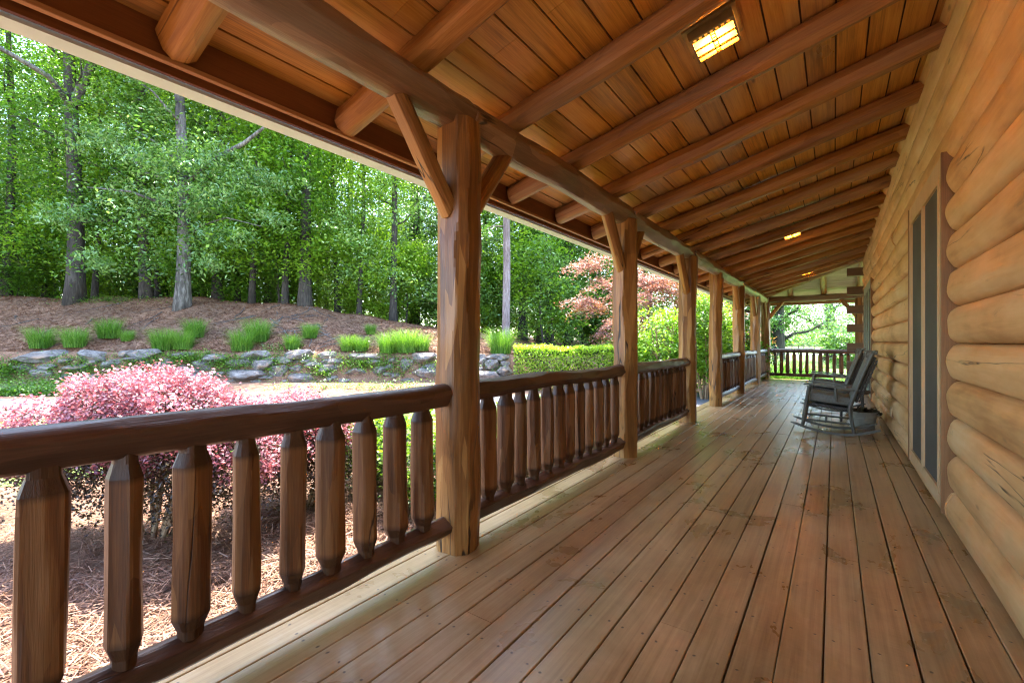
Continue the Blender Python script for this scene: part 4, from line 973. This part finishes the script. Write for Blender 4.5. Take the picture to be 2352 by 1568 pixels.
ph0, ph1 = AD(ua(1180, 16.8), 16.8, -.6), AD(ua(1600, 16.8), 16.8, -.6)
box_hedge('clipped_hedge', ph0, ph1, 1.1, 1.58, 17000, M['leaf_hedge'], .11, 41, 'long clipped yellow green hedge beyond the driveway', 'hedge')
def shrub(name, loc, blobs, nsp, per, rad, size, mat, seed, label, cat, group=None, stems=6, spread=.5, h=1.0, inner=None, sr=.012, aspect=.55, smat=None, up=.5):
    o = empty(name, loc, label, cat, group)
    link('foliage', crown_mesh('foliage', blobs, nsp, per, rad, size, mat, seed, aspect=aspect, up=up), o)
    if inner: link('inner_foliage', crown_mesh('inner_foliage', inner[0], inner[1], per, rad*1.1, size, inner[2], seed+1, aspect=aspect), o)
    if stems:
        m = MB(); rg = random.Random(seed)
        for q in range(stems):
            a = rg.uniform(0, 6.28); b0 = Vector((math.cos(a)*.08, math.sin(a)*.08, -.1)); dd = Vector((math.cos(a), math.sin(a), 0))*spread
            k = Vector((rg.uniform(-.1, .1), rg.uniform(-.1, .1), 0))
            p2 = b0+dd*.45+k+Vector((0, 0, h*.5)); p3 = b0+dd*.9-k+Vector((0, 0, h*.92)); m.tube([b0, b0+dd*.15+Vector((0, 0, h*.22)), p2, p3], [sr*1.5, sr*1.2, sr, sr*.4], 7)
            for w_ in range(3):
                e_ = p2+Vector((rg.uniform(-.4, .4)*spread, rg.uniform(-.4, .4)*spread, h*rg.uniform(.15, .4))); m.tube([p2, (p2+e_)/2+Vector((0, 0, .03)), e_], [sr*.7, sr*.5, sr*.2], 5)
        m.build('stems', smat or M['stem'], o, (0, 0, 0), 60)
    return o
# loropetalum: pink new growth over a dark purple-green interior
def loro(u, d, w_, top, seed, label, dens=1.0, dep=.9):
    base = AD(ua(u, d), d, -.6); hh = top+.6; r = np.random.default_rng(seed); c = (0, 0, hh*.62)
    o = empty('loropetalum_shrub', base, label, 'shrub', 'pink loropetalum shrubs by the porch')
    o.rotation_euler = (0, 0, YAW)
    nb = 7; bl = []
    for q in range(nb):
        a = (q+.5)/nb*2-1; bl.append(((a*w_*.36, random.Random(seed+q).uniform(-.25, .25)*dep, hh*(.70-.22*a*a)), (w_*.20, dep*.5, hh*.26), .80, 1))
    # outer pink cap: sample the union's upper shell
    P_ = []
    for (cc, rr, lo, wt) in bl: P_.append(shell(int(420*dens), cc, rr, r, .88))
    P_ = np.vstack(P_); keep = P_[:, 2] > hh*.50+.10*hh*np.sin(P_[:, 0]*6+seed)
    for (cc, rr, lo, wt) in bl: keep &= (((P_-np.array(cc))/np.array(rr))**2).sum(1) > .62
    P_ = P_[keep]; per = 15; L = sprays(P_, r, per, .045, .7)
    rn = np.clip(np.repeat(r.random(len(P_)), per)*.4+r.random(len(L))*.6, 0, 1); rn[r.random(len(L)) > .975] = 1.0; rn = np.where((rn > .955) & (r.random(len(L)) > .3), .9, rn)
    V, F, rr_ = leaves(L, .034, r, .5, .62, rn); link('pink_foliage', npmesh('pink_foliage', V, F, M['pink'], rnd=rr_), o)
    Q = []
    for (cc, rr, lo, wt) in bl:
        Q.append(shell(int(190*dens), (cc[0], cc[1], cc[2]-hh*.05), (rr[0]*.95, rr[1]*.95, rr[2]), r, .4)); Q.append(shell(int(62*dens), (cc[0]*.95, cc[1], hh*.36), (rr[0]*1.25, rr[1]*1.1, hh*.24), r, .2))
    Q = np.vstack(Q); L = sprays(Q, r, 11, .06, .8); V, F, rr_ = leaves(L, .034, r, .4, .6); link('inner_foliage', npmesh('inner_foliage', V, F, M['purple'], rnd=rr_), o)
    m = MB(); rg = random.Random(seed)
    for q in range(11):
        a = rg.uniform(-1, 1); t0 = Vector((a*.10, rg.uniform(-.08, .08), -.1)); t3 = Vector((a*w_*.38, rg.uniform(-.4, .4)*dep, hh*rg.uniform(.6, .85)))
        t1 = t0.lerp(t3, .30)+Vector((0, 0, .06)); t2 = t0.lerp(t3, .62)+Vector((rg.uniform(-.08, .08), 0, .05)); m.tube([t0, t1, t2, t3], [.024, .018, .013, .005], 7)
        for w2 in range(4):
            e_ = t2+Vector((rg.uniform(-.35, .35), rg.uniform(-.3, .3), rg.uniform(.0, .35))); m.tube([t1.lerp(t2, rg.random()), t2.lerp(e_, .5), e_], [.009, .007, .003], 5)
    m.build('stems', M['stem'], o, (0, 0, 0), 60)
    return o
loro(350, 4.15, 2.55, .99, 61, 'large domed loropetalum shrub with pink leaves behind the nearest railing', 1.75)
loro(690, 5.0, 1.35, .70, 62, 'smaller pink and purple loropetalum shrub left of the nearest post', .9)
loro(-215, 4.3, 1.5, .80, 63, 'pink loropetalum shrub cut by the left edge of the view', .9)
loro(-420, 4.6, 1.5, .85, 64, 'pink loropetalum shrub outside the left of the view', .5)
def green(x, y, w_, h, seed, label, mat=None, grp='low green shrubs along the porch'):
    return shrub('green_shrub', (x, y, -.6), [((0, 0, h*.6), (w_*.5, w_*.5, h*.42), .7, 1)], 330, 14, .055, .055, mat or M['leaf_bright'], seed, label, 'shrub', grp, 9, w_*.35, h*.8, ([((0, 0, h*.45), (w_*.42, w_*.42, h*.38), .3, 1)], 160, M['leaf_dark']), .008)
gs = [(*AD(ua(862, 5.7), 5.7)[:2], .98, 'low green shrub between the small pink shrub and the nearest post'), (-3.6, 3.55, 1.0, 'low green shrub seen through the railing left of the nearest post'), (-3.75, 4.6, .95, 'low green shrub seen through the railing just right of the nearest post'), (-3.65, 5.6, .95, 'low green shrub behind the middle of the second railing'),
      (-3.7, 6.6, .9, 'low green shrub near the second post in view'), (-3.4, 9.9, .85, 'low dark shrub seen through the stair gap')]
for q, (x, y, h, lb) in enumerate(gs): green(x, y, 1.15, h, 700+q, lb, M['leaf_dark'] if q == 5 else M['leaf_bright'])
def bush(u, d, w_, h, seed, label, mat, leaf=.11, nsp=230):
    return shrub('garden_bush', AD(ua(u, d), d, -.6), [((0, 0, h*.62), (w_*.42, w_*.42, h*.38), .55, 1), ((w_*.25, 0, h*.42), (w_*.32, w_*.3, h*.3), .5, .7), ((-w_*.25, .1, h*.45), (w_*.3, w_*.3, h*.3), .5, .7), ((0, 0, h*.86), (w_*.25, w_*.25, h*.14), .4, .3)], nsp, 34, .17, leaf, mat, seed, label, 'bush', 'tall garden bushes beside the porch', 9, w_*.35, h*.9, ([((0, 0, h*.5), (w_*.4, w_*.4, h*.42), .2, 1)], 90, M['leaf']), .02, up=.8)
bush(1535, 15.4, 2.9, 3.0, 81, 'broad bright green bush behind the third railing', M['leaf_bright'])
bush(1618, 14.2, 2.0, 3.4, 82, 'tall leafy bush with many thin stems, seen through the stair gap', M['leaf_bright'], .10, 260)
bush(1676, 15.2, 2.2, 2.9, 83, 'green bush seen behind the fourth and fifth posts', M['leaf'], .10)
bush(1452, 20.5, 2.4, 3.2, 84, 'blue green bush under the japanese maple', M['leaf_cool'], .11)
# ------------------------------------------------------------------ grass clumps
def blade_mesh(name, n, rad, h, wd, mat, seed, lean=.6):
    r = np.random.default_rng(seed); a = r.uniform(0, 6.28, n); q = rad*.42*np.sqrt(r.random(n)); b = np.stack([np.cos(a)*q, np.sin(a)*q, np.zeros(n)], -1)
    dirn = a + r.normal(size=n)*.9; L = h*r.uniform(.35, 1.1, n); out = rad*r.uniform(.2, 1.0, n)*lean/.6
    V = []; seg = 3; side = np.stack([-np.sin(dirn), np.cos(dirn), np.zeros(n)], -1)
    for k in range(seg+1):
        t = k/seg; c = b + np.stack([np.cos(dirn)*out*t**1.8, np.sin(dirn)*out*t**1.8, L*(t-.28*t**3)], -1); w_ = wd*(1-t*.92)
        V += [c-side*w_/2, c+side*w_/2]
    V = np.stack(V, 1).reshape(-1, 3); m = 2*(seg+1); base = np.arange(n)[:, None]*m
    F = np.concatenate([base+np.array([2*k, 2*k+1, 2*k+3, 2*k+2]) for k in range(seg)], 0)
    rr = np.tile(r.random(n), seg); return npmesh(name, V, F, mat, rnd=rr)
GM = [blade_mesh('blades', 760, .92, 1.5, .018, M['grass'], 50+k) for k in range(3)]
gc = [(95, 800, 1.0, 'leftmost grass clump on the bank, bright and feathery'), (172, 799, .95, 'grass clump beside the leftmost bright one'), (250, 778, 1.0, 'darker grass clump set higher above the two leftmost clumps'), (292, 784, .55, 'small dark grass tuft beside the higher left clump'),
      (375, 805, 1.0, 'broad grass clump above the pink shrub, left half'), (420, 803, .9, 'grass clump joined to the right of the broad one'), (447, 775, .9, 'grass clump standing higher behind the broad pair'), (556, 806, 1.0, 'bright low grass clump in the middle of the bank'), (592, 785, 1.1, 'tall grass clump behind the bright middle one'),
      (672, 802, .7, 'small pale grass clump right of the middle'), (712, 778, .75, 'small clump higher up near the roots'), (800, 806, .75, 'thin grass clump left of the bright right hand pair'), (830, 807, .7, 'thin grass clump touching the one to its left'), (851, 768, .55, 'small dark tuft highest on the right of the bank'),
      (893, 812, .95, 'bright grass clump of the right hand pair'), (935, 811, 1.05, 'brightest grass clump near the nearest post'), (968, 806, .8, 'narrow grass clump just left of the nearest post'), (1150, 812, 1.15, 'wide grass clump at the foot of the pine'), (1228, 802, .6, 'small grass clump right of the pine, partly behind the hedge')]
for q, (u, v, s_, lb) in enumerate(gc):
    # march along the survey ray until it meets the bank
    dd = 18.2
    while dd < 26 and PX(u, v, dd).z > float(hz(ua(u, dd), dd)): dd += .05
    dd = min(dd, 22 if u > 1100 else 25)
    p = AD(ua(u, dd), dd, float(hz(ua(u, dd), dd))); o = empty('grass_clump', p, lb, 'ornamental grass', 'grass clumps on the bank', q*1.3)
    b_ = link('blades', GM[q % 3], o); b_.scale = (s_*.9, s_*.9, s_*.82)
# big arching grass at the far end of the porch
M['grass_dark'] = leafmat('arching_grass_blade', [(0, (.04, .12, .02)), (.5, (.09, .24, .035)), (1, (.30, .48, .16))], .35, .4)
BG = blade_mesh('blades', 620, 1.2, 1.75, .032, M['grass_dark'], 59, .9)
for q, (x, y, s_, lb) in enumerate(((-1.75, 18.0, 1.0, 'arching grass behind the left end of the far railing'), (-.95, 18.2, .95, 'arching grass behind the far railing, second from its left end'), (.15, 18.6, .65, 'arching grass behind the middle of the far railing'), (1.2, 19.0, .7, 'arching grass behind the projecting log ends'), (-3.0, 17.6, .9, 'arching grass outside the far corner post'))):
    o = empty('grass_clump', (x, y, -.6), lb, 'ornamental grass', 'arching grasses beyond the far railing', q); link('blades', BG, o).scale = (s_,)*3
# ------------------------------------------------------------------ retaining wall of field stones
sw = empty('stone_wall', AD(-10, 17.6, -.4), 'low dry stacked wall of grey field stones at the foot of the bank', 'stone wall')
def rock_mesh(seed):
    r = random.Random(seed); bm = bmesh.new(); bmesh.ops.create_icosphere(bm, subdivisions=4, radius=1.0)
    pl = [(Vector((r.gauss(0, 1), r.gauss(0, 1), r.gauss(0, 1))).normalized(), r.uniform(.68, .98)) for _ in range(20)] + [(Vector((0, 0, 1)), .72), (Vector((0, 0, -1)), .8)]
    for v in bm.verts:
        d = v.co.normalized(); k = 1.15
        for n, q in pl:
            c = d.dot(n)
            if c > .05: k = min(k, q/c)
        v.co = d*k*(1+.02*math.sin(d.x*9+seed)+.015*math.sin(d.y*17+d.z*13))
    me = bpy.data.meshes.new('boulder'); bm.to_mesh(me); bm.free(); me.materials.append(M['stone'])
    me.polygons.foreach_set('use_smooth', np.ones(len(me.polygons), bool)); me.set_sharp_from_angle(angle=R_(9)); return me
RK = [rock_mesh(k) for k in range(8)]
def stone(u, v, w_, h, d, q):
    p = PX(u, v, d); o = link('boulder', RK[q % 8], sw, p-sw.location); o.rotation_euler = (random.Random(q).uniform(-.12, .12), random.Random(q+1).uniform(-.12, .12), YAW+random.Random(q+2).uniform(-.25, .25))
    o.scale = (w_/1045*d*.56, min(.5, w_/1045*d*.45), h/1045*d*.64)
crop = [(230, 283, 250, 52), (485, 282, 140, 48), (640, 272, 80, 34), (745, 272, 150, 44), (930, 280, 90, 34), (1100, 290, 130, 34), (1290, 278, 170, 42), (1510, 274, 150, 44), (1655, 278, 100, 38), (1850, 285, 150, 28), (2140, 290, 130, 46),
        (255, 335, 100, 26), (400, 340, 120, 34), (570, 320, 90, 30), (690, 300, 130, 26), (850, 318, 90, 30), (1030, 322, 110, 40), (1220, 316, 120, 36), (1330, 330, 120, 50), (1445, 300, 110, 28), (1570, 305, 90, 30), (1700, 310, 90, 30), (1890, 312, 100, 30), (2050, 325, 80, 54), (2170, 335, 90, 30),
        (230, 370, 110, 36), (1240, 376, 240, 50), (1410, 360, 90, 58), (1500, 348, 66, 42), (1660, 345, 100, 44), (1790, 360, 110, 30), (1920, 352, 90, 34), (2150, 365, 130, 48), (1530, 392, 120, 44), (1740, 408, 80, 24), (1865, 402, 50, 20), (1310, 410, 70, 26), (2000, 380, 60, 26), (1980, 305, 70, 26), (345, 385, 80, 26), (480, 385, 120, 26), (980, 355, 90, 30), (1120, 372, 70, 26)]
q = 0
for x, y, w_, h in crop:
    row = (y-275)/130; stone(x/1.68*.7656, (900+y/1.68)*.7656, w_/1.68*.7656, h/1.68*.7656*1.15, 18.05-.55*row, q); q += 1
for x, y, w_, h in [(120, 60, 90, 50), (245, 62, 150, 60), (330, 60, 60, 40), (110, 110, 70, 50), (215, 120, 130, 80), (320, 175, 130, 70), (180, 215, 200, 70), (110, 165, 60, 40), (330, 120, 80, 50)]:
    row = (y-50)/170; stone((1400+x/2.851)*.7656, (1050+y/2.851)*.7656, w_/2.851*.7656, h/2.851*.7656*1.1, 17.9-.6*row, q); q += 1
rg = random.Random(17)
for k in range(48):
    u = rg.uniform(30, 1160); v = 815 + rg.random()*62; stone(u, v, rg.uniform(14, 42), rg.uniform(9, 17), 18.0-.55*(v-812)/70, q); q += 1
# green creepers among and below the stones, straw litter, twigs
def creeper():
    r = np.random.default_rng(8); C = []
    for (u, v, w_, h_, n) in ((110, 895, 170, 40, 420), (60, 925, 120, 22, 200), (10, 860, 60, 26, 90), (200, 860, 90, 20, 90), (330, 838, 60, 14, 60), (180, 835, 60, 8, 40), (430, 828, 80, 14, 90), (520, 845, 60, 20, 80), (640, 850, 40, 20, 40), (745, 860, 40, 20, 60), (820, 840, 50, 14, 50), (880, 845, 20, 30, 30), (250, 690, 120, 6, 60), (640, 800, 60, 8, 20), (1140, 850, 30, 14, 20), (40, 850, 60, 14, 50), (560, 830, 300, 20, 150), (940, 850, 160, 26, 90), (820, 888, 260, 7, 46)):
        for q in range(n):
            uu = u+r.normal()*w_*.45; vv = v+r.normal()*h_*.45; dd = 15.2
            while dd < 26 and PX(uu, vv, dd).z > float(hz(ua(uu, dd), dd))+.05: dd += .1
            if dd < 25.9: C.append(np.array(AD(ua(uu, dd), dd, float(hz(ua(uu, dd), dd))+.10)))
    C = np.array(C); P_ = sprays(C, r, 30, .17, .4); V, F, rr = leaves(P_, .075, r, .9, .6); tag(link('ground_cover', npmesh('ground_cover', V, F, M['leaf'], rnd=rr)), kind='stuff')
creeper()
def straw():
    r = np.random.default_rng(11); n = 90000; x = -2.02 - np.abs(r.normal(size=n))**1.0*2.0; y = r.uniform(-.6, 9.5, n)
    a = x*CS+y*SN; d = -x*SN+y*CS; lim = np.interp(a, [-30, -9.5, -6.2, -3.2, -1, 2.2], [4.2, 4.9, 5.7, 7.6, 9.5, 11]); k = (d < lim-.05) | (r.random(n) < .04); x = x[k]; y = y[k]; n = len(x)
    th = r.uniform(0, math.pi, n) + .6*np.sin(x*4)*np.cos(y*3); L = r.uniform(.07, .17, n)[:, None]; w_ = .0022+.0014*r.random(n)[:, None]
    t = np.stack([np.cos(th), np.sin(th), r.normal(size=n)*.22], -1); s_ = np.stack([-np.sin(th), np.cos(th), r.normal(size=n)*.4], -1)
    c = np.stack([x, y, -.6+.012+r.random(n)*.05+.03*np.sin(x*5)*np.sin(y*4)], -1)
    V = np.stack([c-t*L/2-s_*w_, c-t*L/2+s_*w_, c+t*L/2+s_*w_, c+t*L/2-s_*w_], 1).reshape(-1, 3); F = np.arange(4*n).reshape(-1, 4)
    tag(link('pine_straw', npmesh('pine_straw', V, F, M['needle'], rnd=r.random(n))), kind='stuff')
straw()
def litter():
    r = np.random.default_rng(12); n = 42000; u = r.uniform(-150, 1260, n); d = 18.2+r.random(n)**1.2*9; a = (u-1176)/1045.3*d; z = hz(a, d)+.02
    C = np.stack([a*CS-d*SN, a*SN+d*CS, z], -1); V, F, rr = leaves(C, .17, r, 1.4, .16); tag(link('leaf_litter', npmesh('leaf_litter', V, F, M['needle'], rnd=rr)), kind='stuff')
litter()
rt = MB(); rg = random.Random(3)
for q in range(46):
    u0 = rg.choice([rg.uniform(560, 760), rg.uniform(560, 760), rg.uniform(0, 980)]); d0 = rg.uniform(19.5, 23.8); p = []; a0 = ua(u0, d0); dx, dy = rg.uniform(-.35, .35), -rg.uniform(.1, .4)
    for w_ in range(6):
        aa, dd = a0+dx*w_+rg.uniform(-.08, .08), d0+dy*w_+rg.uniform(-.05, .05); p.append(AD(aa, dd, float(hz(aa, dd))+.025))
    rt.tube(p, [.022, .020, .017, .014, .010, .004], 6)
tag(rt.build('fallen_twigs', M['bark_grey'], None, (0, 0, 0), 60), kind='stuff')
# withered plant in the tub
wp = empty('withered_plant', TB+Vector((0, 0, .205)), 'withered grey brown leafy plant with bare twigs in the metal tub', 'plant')
MW = leafmat('withered_leaf', [(0, (.03, .025, .015)), (.6, (.09, .075, .05)), (1, (.30, .31, .29))], .5, .1, (1, 1, 1))
link('leaves', crown_mesh('leaves', [((-.05, 0, .04), (.14, .13, .05), .3, 1), ((.08, .03, .03), (.10, .10, .035), .3, .6)], 26, 7, .03, .10, MW, 95, aspect=.8), wp)
m = MB()
for a, b_ in (((.05, .0, .0), (.17, .03, .11)), ((.07, .05, 0), (.20, .10, .08)), ((-.02, .0, 0), (-.04, .02, .16)), ((.08, -.05, 0), (.19, -.06, .05)), ((.1, .02, 0), (.235, .06, .115))): m.tube([a, ((a[0]+b_[0])/2, (a[1]+b_[1])/2, (a[2]+b_[2])/2+.01), b_], [.003, .0025, .0015], 5)
m.build('twigs', M['bark_dark'], wp); wp.scale = (.8, .8, .8)
# ------------------------------------------------------------------ beyond the far end: oaks, fences, woods edge
def far_tree(u, d, h, w_, seed, label, mat, trunk=True, leaf=.30, n=420, low=.25):
    rg = random.Random(seed); bl = []
    for q in range(11):
        z = h*(low+.72*(q+.5)/11); k = math.sin(min(1, (z/h-low*.6))*math.pi)**.6
        a = rg.uniform(0, 6.28); bl.append(((math.cos(a)*w_*.26*k, math.sin(a)*w_*.26*k, z), (w_*.30*k+.2, w_*.30*k+.2, h*.09), .4, 1))
    o = empty('shade_tree', AD(ua(u, d), d, -.6), label, 'tree', None, seed)
    link('crown', crown_mesh('crown', bl, n, 40, w_*.055, leaf, mat, seed, flat=.35), o); link('trunk', trunk_gen('trunk', h*.8, w_*.045, M['bark_dark'], seed, 8, h*.2, w_*.42), o)
    return o
far_tree(1790, 27, 8.6, 8.5, 21, 'dark gnarled oak beyond the left end of the far railing', M['leaf_cool'], leaf=.17, n=130, low=.3)
far_tree(1905, 40, 9.0, 11.5, 22, 'pale green spreading tree in the field behind the far railing', M['leaf_pale'], leaf=.22, n=210, low=.24)
far_tree(1990, 36, 8.5, 9.5, 23, 'green tree behind the projecting log ends', M['leaf_pale'], leaf=.22, n=190, low=.22)
far_tree(1950, 31, 2.8, 3.4, 24, 'low dark green tree at the edge of the field', M['leaf_cool'], leaf=.18, n=200, low=.1)
far_tree(1730, 30, 6.5, 5.0, 25, 'leafy tree seen between the last side posts', M['leaf'], leaf=.2, n=300, low=.15)
far_tree(2110, 45, 9.0, 11, 26, 'tree right of the field hidden behind the house corner', M['leaf_cool'], leaf=.28, n=420, low=.12)
far_tree(1680, 26, 6.0, 5.0, 27, 'leafy tree behind the bushes at the end of the side railings', M['leaf_cool'], leaf=.2, n=260, low=.15)
def fence(d, u0, u1, step, label):
    a0, a1 = ua(u0, d), ua(u1, d); o = empty('field_fence', AD(a0, d, -.6), label, 'fence', 'dark board fences across the field')
    n = int((a1-a0)/step)
    pm = MB().box(-.06, .06, -.06, .06, 0, 1.3); first = pm.build('fence_post', M['fencewood'], o)
    for q in range(1, n+1):
        c = first.copy(); col.objects.link(c); c.parent = o; v_ = AD(a0+q*step, d, -.6)-o.location; c.location = v_
    v_ = AD(a0+n*step, d, -.6)-o.location
    for z in (.35, .75, 1.15):
        MB().tube([Vector((0, 0, z)), v_+Vector((0, 0, z))], .06, 4).build('fence_board', M['fencewood'], o)
fence(62, 1760, 2050, 2.2, 'nearer dark board fence across the field'); fence(95, 1760, 2050, 2.6, 'farther dark board fence across the field')
def far_edge():
    r = np.random.default_rng(14); n = 520; u = r.uniform(1640, 2250, n); d = r.uniform(150, 175, n); a = (u-1176)/1045.3*d; z = -.6+r.random(n)*9*(.6+.4*np.sin(u/37))
    C = np.stack([a*CS-d*SN, a*SN+d*CS, z], -1); P_ = sprays(C, r, 24, 2.2, .6); V, F, rr = leaves(P_, 1.2, r, .5, .6); tag(link('distant_woods', npmesh('distant_woods', V, F, M['leaf_far'], rnd=rr)), kind='stuff')
far_edge()
print('objects', len(bpy.data.objects))
